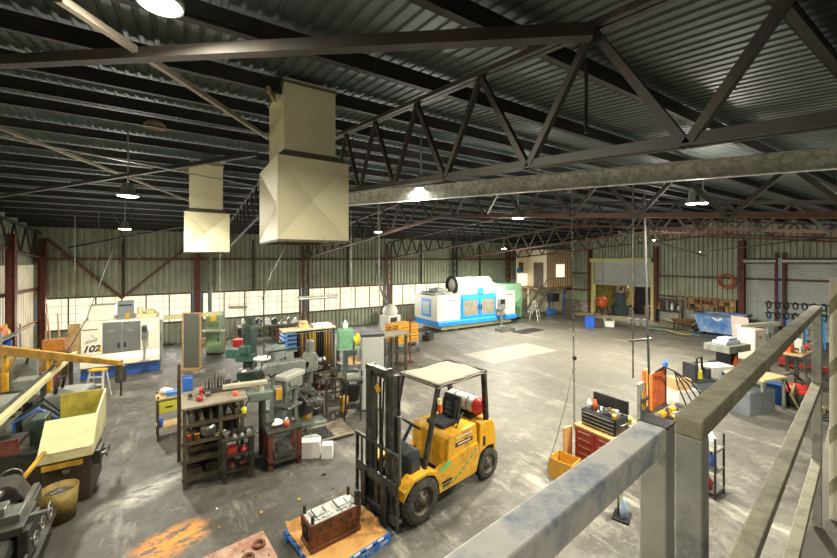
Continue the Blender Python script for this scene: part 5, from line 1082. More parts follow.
# room beyond the raised shutter
m_int = mat('yellow green store lining', '#a39a58', .7, 0, .2, 2, 0, '#6d683b', .35)
ws = struct('wall_store', MB().bx(31.2, 31.3, 10, 20, 0, 4.3), m_int); struct('side_lining', MB().bx(X1+.1, 31.2, 19.9, 20, 0, 4.3).bx(X1+.1, 31.2, 10, 10.1, 0, 4.3), m_int, ws); struct('store_ceiling', MB().bx(X1+.1, 31.3, 10, 20, 4.3, 4.4), m_int, ws)
l = bpy.data.lights.new('store light', 'AREA'); l.energy = 130; l.size = 1.2; l.color = (1, .9, .62); lo = bpy.data.objects.new('store_light', l); COL.objects.link(lo); lo.location = (29.5, 15, 4.2)
g = atx(602, 318, 26.4)
t = thing('drum_mixer', 'orange drum mixer on a stand just inside the raised shutter', 'mixer', (g.x, g.y, 0), R(70))
MB().lathe([(.2, -.38), (.38, -.2), (.42, .05), (.34, .3), (.22, .42), (.2, .42)], (0, 0, .95), (.3, 0, 1), 22).build('drum', m_orange, t); MB().bar((-.4, -.3, 0), (0, -.3, .95), .06, .06).bar((.4, -.3, 0), (0, -.3, .95), .06, .06).bar((-.4, .3, 0), (0, .3, .95), .06, .06).bar((.4, .3, 0), (0, .3, .95), .06, .06).build('stand', m_dark, t)
MB().torus((0, .46, .95), (0, 1, 0), .2, .02, 18, 6).cyl((0, .3, .95), (0, .47, .95), .03).build('tilt_wheel', m_dark, t)
g = atx(620, 316, 27.9)
t = thing('fly_press', 'blue grey machine with a large tan wheel inside the raised shutter', 'machine', (g.x, g.y, 0), R(60))
MB().bx(-.5, .5, -.4, .4, 0, .7).prism([(-.4, .7), (.4, .7), (.25, 1.7), (-.25, 1.7)], -.25, .25, 'xz').build('frame', mat('blue grey paint', '#4c5a63', .5, .1, .2), t, .03); MB().torus((.35, -.5, 1.6), (0, 1, .2), .55, .09, 28, 8).cyl((.35, -.55, 1.6), (.35, -.2, 1.6), .08).bar((-.15, -.5, 1.6), (.85, -.5, 1.6), .06, .08).build('wheel', mat('tan wheel', '#8f7458', .5, .1), t)
MB().bx(-.35, .35, -.7, -.4, .6, .75).build('work_table', m_steel, t)
solo('dark_cabinet', MB().bx(-.7, .7, -.4, .4, 0, 2.1).bx(-.68, -.02, -.42, -.4, .1, 2.0).bx(.02, .68, -.42, -.4, .1, 2.0), m_black, 'tall black cabinet deep inside the raised shutter', 'cabinet', (29.6, 14.35, 0), R(-90))
t = thing('work_bench', 'small timber bench inside the shutter at its column end', 'bench', (28.2, 13.2, 0), R(90)); MB().bx(-.5, .5, -.3, .3, .78, .84).build('top', m_wood, t)
for x in (-.45, .45):
    for y in (-.25, .25): MB().bx(x-.03, x+.03, y-.03, y+.03, 0, .78).build('leg', m_wood, t)
solo('yellow_pole', MB().cyl((0, 0, 0), (0, 0, 3.4), .06).bx(-.15, .15, -.15, .15, 0, .02), m_yellow, 'tall yellow pole just inside the shutter opening', 'pole', (27.7, 12.98, 0))
solo('coat_rail', MB().bar((0, -.6, 0), (0, .6, 0), .06, .06).bx(-.08, .08, -.55, -.35, -.8, -.03).bx(-.08, .08, -.2, 0, -.9, -.03).bx(-.08, .08, .2, .4, -.7, -.03), mat('faded overalls', '#8a8676', .8, 0, .3, 4), 'rail of hanging grey overalls inside the shutter by the crate', 'rail', (30.9, 17.0, 2.2))
for k in range(5):
    y = 17.9-.35*k+.0; c = (m_red, m_blue, m_paper, m_char, m_orange)[k]
    solo('gas_cylinder' if k < 4 else 'drum', MB().lathe([(.001, 0), (.12, 0), (.12, 1.2), (.05, 1.38), (.04, 1.5), (.001, 1.5)], n=14), c, ('red', 'blue', 'white', 'charcoal', 'orange')[k]+' bottle shaped cylinder against the store wall inside the shutter', 'cylinder', (30.9, 15.9-.3*k, 0))
solo('store_board', MB().bx(-.02, .02, -1.0, 1.0, 0, .9), m_ycream, 'cream board on the far wall inside the shutter', 'board', (31.1, 13.6, 1.4))
# ================= things along the end wall =================
def crate(nm, lbl, loc, w, d, h, m, rz=0, cat='crate'):
    t = thing(nm, lbl, cat, loc, rz)
    MB().bx(-w/2, w/2, -d/2, d/2, 0, .03).bx(-w/2, w/2, -d/2, -d/2+.02, .03, h).bx(-w/2, w/2, d/2-.02, d/2, .03, h).bx(-w/2, -w/2+.02, -d/2+.02, d/2-.02, .03, h).bx(w/2-.02, w/2, -d/2+.02, d/2-.02, .03, h).build('tub', m, t)
    MB().bx(-w/2-.03, w/2+.03, -d/2-.03, -d/2, h-.06, h).bx(-w/2-.03, w/2+.03, d/2, d/2+.03, h-.06, h).bx(-w/2-.03, -w/2, -d/2, d/2, h-.06, h).bx(w/2, w/2+.03, -d/2, d/2, h-.06, h).build('rim', m, t)
crate('blue_crate', 'bright blue plastic tub on the floor outside the shutter column', at(590, 327), .5, .5, .62, mat('vivid blue plastic', '#1f57c4', .4, 0, .08), R(30))
g = at(609, 326)
crate('white_tub', 'white tub with dark hardware beside the bright blue tub', g, .7, .5, .36, m_paper, R(35))
solo('engine_part', MB().cyl((-.2, 0, .14), (.2, 0, .14), .14, 14).torus((.25, 0, .2), (1, 0, 0), .16, .04, 18, 6).bx(-.15, .15, -.1, .1, .1, .36), mat('blue grey paint', '#4c5a63'), 'dark engine part lying in the white tub', 'part', g+Vector((0, 0, .06)), R(35))
for k, (px, py, r, h, c, l) in enumerate(((629.5, 323, .14, .3, m_paper, 'white bucket standing alone before the shutter'), (638, 325.5, .15, .42, m_paper, 'white pail left of the bluish pail'), (645, 326.5, .15, .46, mat('bluish white plastic', '#c5cfe0', .4), 'bluish white pail nearest the shutter column'))):
    solo('bucket', MB().lathe([(.001, 0), (r*.8, 0), (r, h), (r*1.06, h), (r*1.06, h-.03), (r*.97, h-.03), (r*.75, .02), (.001, .02)], n=18), c, l, 'bucket', at(px, py), group='pails by the shutter')
solo('green_hose', MB().tube(hang(at(648, 328, .03), at(676, 331, .03), -.0)+[at(690, 333, .03), at(700, 336, .03)], .03, 6), mat('teal hose', '#3f8a86', .5), 'teal hose lying along the dwarf wall by the shutter column', 'hose')
solo('yellow_hose', MB().tube([at(658, 328.5, .02), at(668, 330.5, .02), at(680, 333.6, .02), at(692, 335, .02)], .025, 6), m_yellow, 'yellow strip lying on the floor in front of the wheelbarrow', 'strip')
# tool shelf on the end wall
t = thing('tool_shelf', 'dark tool shelf on the dwarf wall between column and tan cupboard', 'shelf', (X1-.45, 11.6, 0), R(-90))
MB().bx(-.7, .8, -.25, .28, .85, .9).build('shelf', m_dark, t); MB().bx(-.7, .8, .24, .28, .9, 1.6).build('back_board', m_dark, t)
for x in (-.65, .75): MB().bx(x-.03, x+.03, -.2, .25, 0, .85).build('bracket', m_dark, t)
clutter('hand_tool', 'small tool on the dark shelf of the end wall', 'tool', 'tools on the end wall shelf', X1-.65, X1-.25, 10.9, 12.2, .901, 9, .2, .6, [m_dark, m_steel, m_paper, m_oldyel], 71, .1, .22)
t = thing('cupboard_shelf', 'long open tan cupboard with brown compartments on the end wall above the blue skip', 'cupboard', (X1-.22, 9.3, 1.05), R(-90))
MB().bx(-1.3, 1.2, -.2, -.18+.2, 0, .03).bx(-1.3, 1.2, -.2, .02, .72, .76).bx(-1.3, -1.26, -.2, .02, .03, .72).bx(1.16, 1.2, -.2, .02, .03, .72).bx(-.5, -.46, -.2, .02, .03, .72).bx(.3, .34, -.2, .02, .03, .72).bx(-1.26, 1.16, -.2, .02, .36, .385).bx(-1.26, 1.16, .0, .02, .03, .72).build('carcass', m_wood, t)
clutter('box_of_parts', 'brown box in the lower row of the tan cupboard', 'box', 'boxes in the tan cupboard', X1-.40, X1-.24, 8.15, 10.4, 1.081, 9, .2, .3, [m_rust, m_wood, m_card, m_dark], 72, .2, .26)
clutter('box_of_parts', 'brown box in the upper row of the tan cupboard', 'box', 'boxes in the upper cupboard row', X1-.40, X1-.24, 8.15, 10.4, 1.437, 9, .2, .28, [m_rust, m_rust, m_card, m_wood], 73, .2, .26)
hb = MB()
for k, (r_, dy, dz) in enumerate(((.36, 0, 0), (.30, .03, .03), (.40, -.02, -.05), (.34, .05, -.02), (.38, .06, .02))): hb.torus((0, dy, dz), (1, .1*(k-2), 0), r_, .03, 34, 6)
q = atx(727, 281, X1-.2); solo('hose_coil', hb, mat('faded orange hose', '#b96a4d', .5, 0, .2, 6), 'coil of faded orange hose hung on the end wall above the blue skip', 'hose coil', q)
solo('hose_hook', MB().bar((0, 0, 0), (-.22, 0, 0), .04, .04).bar((-.21, 0, 0), (-.21, 0, .1), .03, .03), m_dark, 'dark hook on the end wall that carries the orange hose', 'hook', q+Vector((.15, .02, .30)))
# blue skip
t = thing('skip_bin', 'big scuffed blue skip with a dark rim and white emblem before the tan cupboard', 'skip', (24.35, 8.2, 0), R(3))
m_sk = mat('scuffed blue skip', '#4f80c0', .5, 0, .2, 3, 0, '#a9bccd', .36, 2.2)
sb = MB(); A0 = [(.15, -.85, .12), (1.25, -.85, .12), (1.25, .85, .12), (.15, .85, .12)]; A1 = [(-.1, -1.08, 1.12), (1.45, -1.08, 1.12), (1.45, 1.08, 1.12), (-.1, 1.08, 1.12)]; A2 = [(x*.94+.04, y*.94, 1.12) for x, y, z in A1]; A3 = [(x*.9+.07, y*.9, .2) for x, y, z in A0]
fs = [(3, 2, 1, 0)]
for o_ in (0, 4, 8): fs += [(o_+i, o_+(i+1) % 4, o_+4+(i+1) % 4, o_+4+i) for i in range(4)]
sb.add(A0+A1+A2+A3, fs+[(12, 13, 14, 15)]); sb.build('tub', m_sk, t, .01)
MB().bar((-.1, -1.08, 1.12), (-.1, 1.08, 1.12), .08, .1).bar((1.45, -1.08, 1.12), (1.45, 1.08, 1.12), .08, .1).bar((-.1, -1.08, 1.12), (1.45, -1.08, 1.12), .08, .1).bar((-.1, 1.08, 1.12), (1.45, 1.08, 1.12), .08, .1).build('rim', mat('dark slate rim', '#4f6378', .5), t)
e = MB(); sl = Matrix.Rotation(math.atan2(.25, 1), 4, 'Y')
for s in (-1, 1): e.box((-.052, .0+s*.12, .92), (.012, .2, .10), 0, s*.5, -.245)
e.box((-.045, 0, .86), (.012, .16, .08), 0, 0, -.245); e.build('white_emblem', m_paper, t)
MB().bx(.1, 1.3, -.8, -.7, 0, .12).bx(.1, 1.3, .7, .8, 0, .12).build('skid', m_black, t)
solo('timber_offcuts', MB().box((0, 0, .05), (.9, .3, .1), .2).box((.1, .3, .12), (.8, .12, .08), -.3).box((-.2, -.3, .1), (.5, .2, .1), .5), m_wood, 'timber offcuts lying in the blue skip', 'offcuts', (25.0, 8.3, .95))
solo('leaning_panel', MB().prism([(-.45, 0), (.35, 0), (.42, 1.3), (-.3, 1.3)], -.02, .02, 'xz'), mat('pale pink panel', '#e0cbc0', .6, 0, .1, 3), 'pale pinkish panel leaning against the near end of the blue skip', 'panel', at(742, 344)+Vector((.2, .1, 0)), R(78))
# wheelbarrow
t = thing('wheelbarrow', 'brown wheelbarrow parked between dwarf wall and blue skip', 'wheelbarrow', at(683, 331), R(-40))
sb = MB(); A0 = [(-.3, -.2, .38), (.35, -.2, .38), (.35, .2, .38), (-.3, .2, .38)]; A1 = [(-.5, -.35, .68), (.6, -.35, .68), (.6, .35, .68), (-.5, .35, .68)]; A2 = [(x*.93, y*.92, .68) for x, y, z in A1]; A3 = [(x, y*.95, .41) for x, y, z in A0]; sb.add(A0+A1+A2+A3, fs+[(12, 13, 14, 15)]); sb.build('tray', mat('brown tray', '#7b5f4c', .6, .1, .25), t)
MB().bar((-1.0, -.3, .55), (.6, -.12, .25), .05, .05).bar((-1.0, .3, .55), (.6, .12, .25), .05, .05).bar((-.35, -.2, .4), (-.4, -.22, 0), .04, .04).bar((-.35, .2, .4), (-.4, .22, 0), .04, .04).build('frame', m_dark, t); MB().torus((.7, 0, .2), (0, 1, 0), .15, .05, 20, 8).cyl((.7, -.1, .2), (.7, .1, .2), .02).build('wheel', m_rubber, t)
solo('broom', MB().cyl((0, 0, .1), (.12, .12, 2.6), .025, 8).bx(-.2, .2, -.06, .06, 0, .12), m_wood, 'tall broom standing by the wheelbarrow', 'broom', at(681, 327), R(60))
# ================= tool chest group by the rail =================
t = thing('tool_cabinet', 'red drawer cabinet with a timber top, below the rubbed rail', 'cabinet', (6.58, 3.68, 0), 0)
MB().bx(0, .62, 0, .86, .08, .82).build('body', m_red, t, .01); MB().bx(-.02, .64, -.02, .88, .82, .86).build('timber_top', m_ply, t, .004)
for k in range(5):
    z = .70-.135*k
    for y in (.02, .44):
        d = MB().bx(-.02, 0, y, y+.40, z, z+.115).build('drawer', mat('drawer red', '#8f2f26', .45, 0, .15, 6), t, .004); MB().bx(-.04, -.02, y+.08, y+.32, z+.045, z+.065).build('pull', m_galv, d)
for x in (.06, .56):
    for y in (.06, .8): MB().cyl((x-.02, y, .04), (x+.02, y, .04), .04, 12).build('castor', m_rubber, t)
t = thing('tool_chest', 'black tool chest with an open lid and four drawers on the red cabinet', 'tool chest', (6.70, 3.78, .861), 0)
m_cblk = mat('gloss black chest', '#26282b', .3, .1, .15, 6)
MB().bx(0, .42, 0, .70, 0, .30).build('body', m_cblk, t, .008); MB().bx(.40, .44, .0, .70, .31, .56).build('lid', m_cblk, t, .008)
for k in range(4):
    d = MB().bx(-.018, 0, .02, .68, .225-.07*k, .285-.07*k).build('drawer', m_cblk, t, .003); MB().bx(-.03, -.018, .04, .66, .25-.07*k, .266-.07*k).build('pull', m_galv, d)
MB().tube([(.1, -.005, .2), (.1, -.05, .2), (.3, -.05, .2), (.3, -.005, .2)], .012).build('side_handle', m_galv, t)
clutter('hand_tool', 'small hand tool in the open top of the black tool chest', 'tool', 'tools in the open tool chest', 6.74, 7.06, 3.82, 4.22, 1.162, 14, .04, .1, [m_steel, m_char, m_galv, m_oldyel, m_dark], 81, .06, .12)
solo('red_can', MB().lathe([(.001, 0), (.04, 0), (.04, .13), (.02, .16), (.02, .19), (.001, .19)], n=14), m_orange, 'orange red spray can standing in the open black tool chest', 'spray can', (6.88, 4.30, 1.162))
solo('white_can', MB().lathe([(.001, 0), (.04, 0), (.04, .12), (.02, .15), (.02, .17), (.001, .17)], n=14), m_paper, 'white spray can beside the orange red one in the tool chest', 'spray can', (6.84, 4.40, 1.162))
p = at(566, 474); solo('plywood_offcut', MB().bx(-.02, .02, -.12, .12, 0, .80), m_ply, 'pale plywood board standing against the side of the red cabinet', 'board', (6.46, 4.62, 0), R(88))
t = thing('open_carton', 'open yellow brown carton on the floor beside the plywood board', 'carton', (6.12, 4.44, 0), R(10))
MB().bx(-.2, .2, -.22, .22, 0, .02).bx(-.2, .2, -.22, -.21, .02, .36).bx(-.2, .2, .21, .22, .02, .36).bx(-.2, -.19, -.21, .21, .02, .36).bx(.19, .2, -.21, .21, .02, .36).build('box', mat('ochre carton', '#c99a3c', .8), t)
MB().bx(-.19, .19, -.27, -.225, .30, .31).build('flap', mat('ochre carton', '#c99a3c'), t)
# bench with the orange panel
t = thing('assembly_bench', 'low cluttered bench carrying the orange panel beyond the black tool chest', 'bench', (7.5, 3.45, 0), 0)
MB().bx(0, 2.2, 0, .75, .76, .80).build('top', m_top, t)
for x in (.05, 2.15):
    for y in (.05, .7): MB().bx(x-.03, x+.03, y-.03, y+.03, 0, .76).build('leg', m_dark, t)
MB().bx(.05, 2.15, .05, .7, .2, .23).build('shelf', m_dark, t)
g0 = Vector((8.5, 4.12, .801)); t = thing('steel_sheet', 'blotchy orange steel panel standing upright on the cluttered bench', 'panel', g0, R(4))
MB().bx(0, .92, -.015, .015, 0, .80).build('sheet', mat('blotchy orange', '#d0622e', .5, .1, .25, 9, 0, '#7e3a1f', .4, 7), t, .004); MB().bx(-.06, -.01, -.03, .03, 0, .95).build('timber_post', m_ply, t); MB().bx(.93, .97, -.03, .03, 0, .84).build('dark_post', m_dark, t); MB().bx(.0, .9, -.12, .12, 0, .02).build('foot', m_dark, t)
q = g0+Vector((.9, -.04, .82))
for k in range(4):
    e = g0+Vector((1.0+.16*k, -.35-.08*k, .05)); solo('cable', MB().tube([g0+Vector((.25+.1*k, -.05, .84)), g0+Vector((.6, -.07, .92)), q+Vector((.05, -.1, -.05)), (q+e)/2+Vector((.06*k, 0, .05)), e], .016, 6), m_rubber, 'black cable draped over the orange panel down to the bench', 'cable', group='cables over the orange panel')
solo('blue_clip', MB().bx(-.05, .05, -.03, .03, 0, .1).cyl((0, 0, .1), (.05, 0, .18), .02), m_blue, 'blue clip on the top edge of the orange panel', 'clip', g0+Vector((.82, 0, .865)))
t = thing('tool_caddy', 'upright grey caddy of yellow handled tools before the orange panel', 'caddy', (8.05, 4.02, .801), R(10))
MB().bx(-.14, .14, -.03, .03, 0, .75).build('back', m_grey, t); MB().bx(-.14, .14, -.1, -.03, 0, .25).build('pocket', m_char, t); MB().bx(-.14, .14, -.1, -.03, .40, .46).build('loop_strip', m_char, t)
for k in range(4): MB().cyl((-.1+.065*k, -.06, .1), (-.1+.065*k, -.06, .62), .015, 8).build('tool', (m_yellow, m_steel, m_oldyel, m_red)[k], t)
solo('timber_upright', MB().bx(-.04, .04, -.03, .03, 0, .95), mat('orange timber', '#cc7a30', .6, 0, .2, 5), 'orange timber upright between tool caddy and orange panel', 'timber', (8.3, 4.08, .801))
clutter('bench_item', 'small item strewn over the cluttered bench by the orange panel', 'tool', 'items on the cluttered bench', 7.6, 9.5, 3.5, 3.95, .801, 18, .06, .16, [m_char, m_dark, m_steel, m_yellow, m_paper, m_rubber], 82, .08, .2)
solo('yellow_tub', MB().lathe([(.001, 0), (.07, 0), (.08, .1), (.085, .1), (.085, .12), (.001, .12)], n=14), mat('lemon yellow', '#e3d13a'), 'lemon yellow tub on the bench beside the black tool chest', 'tub', (7.62, 4.06, .801))
for k, (x, y, r_) in enumerate(((7.3, 3.3, .1), )):
    pass
# spray bottle and rags hanging by the cabinet
t = thing('cleaning_caddy', 'stand of coloured rags and a blue white bottle below the rail', 'stand', at(622, 517), R(20))
MB().bx(-.16, .16, -.12, .12, 0, .03).cyl((0, .05, .03), (0, .05, .62), .015).bar((-.06, .05, .6), (.2, .05, .6), .02, .02).build('frame', m_black, t)
MB().lathe([(.001, .03), (.06, .03), (.06, .2), (.025, .27), (.02, .33), (.001, .33)], (-.03, -.03, 0), n=12).build('bottle', mat('blue white label', '#a9c0e0', .4), t)
for k, c in enumerate((mat('pale green rag', '#a9cf9a', .8), mat('cream rag', '#dccf9a', .8), mat('crimson rag', '#a82b48', .8))): MB().bx(-.03+.075*k, .03+.075*k, .02, .04, .2, .6).build('rag', c, t)
# wire shelf under the rail
t = thing('wire_shelf', 'narrow wire shelf of bottles partly hidden behind the near rail post', 'shelf', at(709, 488), R(0))
for x in (-.32, .05):
    for y in (-.2, .2): MB().cyl((x, y, 0), (x, y, 1.05), .018, 8).build('post', m_dark, t)
for z in (.1, .45, .8): MB().bx(-.32, .05, -.2, .2, z, z+.012).bx(-.33, .06, -.21, -.2, z-.01, z+.03).build('shelf', m_galv, t)
g = at(709, 488)
for k, (x, z, c, l) in enumerate(((-.06, .813, m_paper, 'white round bottle on the top of the narrow wire shelf'), (-.06, .463, mat('blue drum label', '#5b76c4', .4), 'blue bottle on the middle of the narrow wire shelf'), (-.22, .113, m_red, 'red bottle at the bottom of the narrow wire shelf'))):
    solo('bottle', MB().lathe([(.001, 0), (.08, 0), (.085, .12), (.05, .18), (.025, .2), (.025, .24), (.001, .24)], n=14), c, l, 'bottle', (g.x+x, g.y-.05, z))
# ================= grey bin and black machine =================
g = at(700, 397)
t = thing('coolant_bin', 'grey steel bin with a slotted black machine head sitting on it, beyond the orange panel', 'bin', g, R(-20))
MB().prism([(-.42, 0), (.42, 0), (.48, .52), (-.48, .52)], -.32, .32, 'xz').build('tub', mat('grey steel bin', '#80868a', .45, .3, .12, 4), t, .01)
MB().bx(-.46, .46, -.3, .3, .52, .56).bx(-.42, -.30, -.2, .2, .56, 1.05).bx(-.42, .1, .15, .2, .56, 1.0).build('black_head', m_char, t, .01); MB().cyl((-.05, 0, .56), (-.05, 0, .8), .09).build('yellow_label', mat('lemon yellow', '#e3d13a'), t); MB().tube([(-.1, .0, .8), (-.12, 0, 1.15), (.05, 0, 1.2), (.1, 0, .7)], .03, 8).build('hose', m_rubber, t); MB().cyl((.25, 0, .56), (.25, 0, .85), .1).build('motor', m_char, t)
g = at(681, 404); solo('white_bench_box', MB().bx(-.35, .35, -.25, .25, 0, .42).bx(-.36, .36, -.26, .26, .42, .46), m_white, 'white box on the floor between orange panel and grey bin', 'box', g, R(-20), bevel=.01)
solo('tan_carton', MB().bx(-.28, .2, -.2, .2, 0, .30).bx(-.28, .2, -.012, .012, .3, .304), m_card, 'tan carton standing on the white box by the grey bin', 'carton', g+Vector((-.05, .02, .461)), R(-25))
g = at(716, 392); t = thing('white_cabinet', 'white cabinet with a blue mark standing behind the grey bin', 'cabinet', g, R(-20)); MB().bx(-.4, .4, -.25, .25, .05, .85).build('body', m_white, t, .01); MB().bx(-.1, .2, -.255, -.25, .6, .72).build('blue_mark', m_blue, t); MB().bx(-.38, .38, -.23, .23, 0, .05).build('plinth', m_dark, t)
# machine table with vice
g = at(727, 364)
t = thing('machine_table', 'grey machine table on black legs with a pale blue vice tray', 'table', g, R(-10)); MB().bx(-.7, .7, -.45, .45, .55, .82).build('top', m_grey, t, .02); MB().bx(-.25, .25, -.25, .25, 0, .55).bx(-.5, .5, -.4, .4, 0, .06).build('pedestal', m_black, t)
MB().bx(-.5, .4, -.25, .25, .82, .96).bx(-.3, .3, -.2, .2, .96, 1.06).build('vice_tray', mat('pale blue vice', '#b9c4d2', .4), t, .02)
t = thing('traffic_cone', 'small orange cone on the floor beside the grey machine table', 'cone', at(736, 366.5), 0); MB().lathe([(.001, .42), (.025, .42), (.11, .03), (.12, .02)], n=18).build('cone', m_orange, t); MB().bx(-.16, .16, -.16, .16, 0, .025).build('base', m_orange, t)
solo('red_bucket', MB().lathe([(.001, 0), (.1, 0), (.13, .28), (.12, .28), (.09, .02), (.001, .02)], n=16), m_red2, 'red pail under the leaning pinkish panel', 'bucket', at(740.5, 351))
# cream machine
g = at(752, 360)
t = thing('surface_grinder', 'cream machine cabinet with a long pale table rail behind the guard rail', 'machine tool', g, R(-15))
MB().bx(-.32, .32, -.3, .35, 0, 1.3).build('cabinet', m_cream, t, .03); MB().lathe([(.05, .006), (.05, .0)], (0, -.301, 1.0), (0, -1, 0), 12).bx(-.06, .06, -.306, -.3, .96, 1.0).build('emblem', m_char, t); MB().bx(.32, .62, -.25, .3, .2, 1.05).build('side_box', mat('pale blue grey box', '#aebac6', .4), t, .02)
MB().bx(-.1, 2.4, .35, .55, 1.22, 1.38).build('table_rail', m_cream, t, .01); MB().bx(1.9, 2.2, .3, .6, 0, 1.22).build('rail_leg', m_grey, t)
# rack of black rings on blue frame
g = at(796, 346)
t = thing('tyre_rack', 'blue framed stand hung with black rubber rings before the wide closed shutter', 'rack', g, R(-70))
for x in (-.9, -.3, .3, .9): MB().bar((x, -.25, 0), (x, 0, 1.5), .05, .05).bar((x, .3, 0), (x, 0, 1.5), .05, .05).build('leg', m_cblue, t)
for z in (1.5, 2.0): MB().cyl((-1.1, 0, z), (1.1, 0, z), .03, 8).build('rail', m_dark, t)
MB().bar((-1.0, 0, 1.5), (-1.0, 0, 2.0), .04, .04).bar((1.0, 0, 1.5), (1.0, 0, 2.0), .04, .04).build('upright', m_dark, t)
for z in (1.5, 2.0):
    for k in range(7): solo('rubber_ring', MB().torus((0, 0, 0), (1, .4, 0), .16, .03, 18, 6), m_rubber, 'black rubber ring hung on the blue framed stand', 'ring', g+Matrix.Rotation(R(-70), 3, 'Z') @ Vector((-.95+.31*k, 0, z-.10)), R(-70), 'black rings on the blue stand')
# tables beyond the rail
g = at(798, 386)
t = thing('trestle_table', 'tan topped table on dark legs with red parts, seen under the guard rail', 'table', g, R(0)); MB().bx(-.3, 2.2, -.15, .85, 1.0, 1.05).build('top', m_card, t)
for x in (-.15, 2.0):
    for y in (0, .7): MB().bx(x-.05, x+.05, y-.05, y+.05, 0, 1.0).build('leg', m_dark, t)
for x, y, c, l, nm in ((.1, .3, m_orange, 'tan orange carton on the near end of the table under the guard rail', 'carton'), (.75, .45, m_red2, 'red carton further along the table under the guard rail', 'carton'), (1.4, .3, m_white, 'white carton at the far end of the table under the guard rail', 'carton')):
    solo(nm, MB().bx(-.2, .2, -.15, .15, 0, .26).bx(-.2, .2, -.01, .01, .26, .264), c, l, 'carton', g+Vector((x, y, 1.051)))
clutter('machine_part', 'small part on the tan table under the guard rail', 'part', 'parts on the tan table', g.x+.1, g.x+2.0, g.y-.1, g.y+.1, 1.051, 8, .08, .2, [m_dark, m_grey, m_red, m_paper], 91, .1, .2)
solo('standing_pipes', MB().cyl((0, 0, 0), (.05, .1, 1.9), .04, 8), m_steel, 'grey pipe standing by the tan table near the far rail post', 'pipe', at(806, 378))
# cream worktop with the grey locker box, red vacuum
g = at(766, 411)
t = thing('wash_table', 'cream topped work table over a grey steel cabinet below the guard rail', 'table', g, R(-12)); MB().bx(-.5, .55, -.2, .75, .88, .94).build('top', m_ycream, t, .01); MB().bx(-.9, .2, -.1, .6, .0, .62).build('cabinet', mat('blue grey steel', '#858d92', .35, .5, .15, 3), t, .01); MB().bx(-.88, -.36, -.11, -.1, .05, .58).bx(-.34, .18, -.11, -.1, .05, .58).build('door', mat('blue grey steel', '#858d92'), t)
for x in (-.45, .5):
    for y in (-.15, .7): MB().bx(x-.03, x+.03, y-.03, y+.03, 0 if x > 0 else .62, .88).build('leg', m_grey, t)
solo('timber_block', MB().bx(-.25, .25, -.12, .12, 0, .12), m_ply, 'short timber block on the cream worktop just under the guard rail', 'block', g+Vector((.0, .45, .941)), R(-20))
solo('white_bin', MB().bx(-.16, .16, -.16, .16, 0, .5).bx(-.17, .17, -.17, .17, .5, .54), m_blue, 'dark blue bin between the grey cabinet and the red vacuum', 'bin', at(775, 402))
g = at(799, 407)
t = thing('vacuum_cleaner', 'black tub vacuum with a red lid and looped hoses below the guard rail', 'vacuum', g, R(0)); MB().lathe([(.001, .06), (.26, .06), (.28, .3), (.3, .42), (.001, .42)], n=22).build('tub', m_char, t); MB().lathe([(.31, .42), (.32, .5), (.24, .6), (.001, .62)], n=22).build('red_lid', m_red2, t); MB().tube([(-.1, -.1, .66), (-.1, 0, .74), (.1, 0, .74), (.1, -.1, .66)], .02).build('handle', m_char, t)
for a in (0, 1.57, 3.14, 4.7): MB().cyl((.24*math.cos(a), .24*math.sin(a), 0), (.24*math.cos(a), .24*math.sin(a), .07), .035, 10).build('castor', m_rubber, t)
MB().tube([(-.28, 0, .35), (-.6, -.05, .75), (-.75, .0, .5), (-.6, -.15, .05), (-.2, -.5, .04), (.3, -.45, .04), (.6, -.2, .04)], .03, 8).build('hose', mat('olive hose', '#8b8450', .6), t); MB().tube([(-.25, .1, .4), (-.5, .2, .9), (-.2, .1, .95), (.3, .0, .7)], .025, 8).build('hose', m_rubber, t)
solo('cable_loop', MB().torus((0, 0, .02), (0, 0, 1), .4, .018, 30, 6).torus((.05, .05, .05), (0, .1, 1), .33, .018, 30, 6), m_rubber, 'black cable looped on the floor beside the red lidded vacuum', 'cable', at(795, 413)+Vector((.35, -.5, 0)))
# ================= hanging lines =================
def top(p): return zroof(p.y)-.22
def drop(px, py0, py1, d, r, m, lbl, cat='cable', name='hanging_cable', extra=None, grp=None, full=True):
    a, b = atd(px, py0, d), atd(px, py1, d); a = Vector((b.x, b.y, top(b) if full else a.z))
    mb = MB().cyl(a, b, r, 8)
    return solo(name, mb, m, lbl, cat, group=grp)
gq = Vector((atd(572, 190, 4.98)))
t = thing('chain_hoist', 'hanging chain with a looped pull cord under the galvanised beam', 'hoist', (0, 0, 0)); a = atd(572, 189, 4.95); b = atd(574.5, 430, 4.95)
mb = MB(); n = 96
for k in range(n):
    p = a.lerp(b, (k+.5)/n); mb.torus(p, (1, 0, 0) if k % 2 else (0, 1, 0), .013, .004, 10, 5)
mb.build('chain', m_dark, t); MB().bx(a.x-.05, a.x+.05, a.y-.04, a.y+.04, a.z-.06, a.z+.02).build('hook_block', m_dark, t)
pts = [atd(573, 365, 4.95), atd(567, 398, 4.95), atd(556, 440, 4.95), atd(548, 464, 4.95), atd(547, 476, 4.95), atd(551, 482, 4.95)]; MB().tube(pts, .008, 6).build('pull_cord', mat('grey cord', '#a8a498', .7), t); MB().ball(atd(574.5, 358, 4.95), .03, 8).build('stop_ball', m_black, t)
drop(633, 225, 378, 8.1, .016, m_dark, 'thin dropped line ending above the tool caddy', grp=None)
t = thing('air_line', 'thick dark air line with a cross plate hanging to the orange panel', 'air line', (0, 0, 0)); b = atd(650, 412, 7.75); a = atd(644, 195, 7.75)
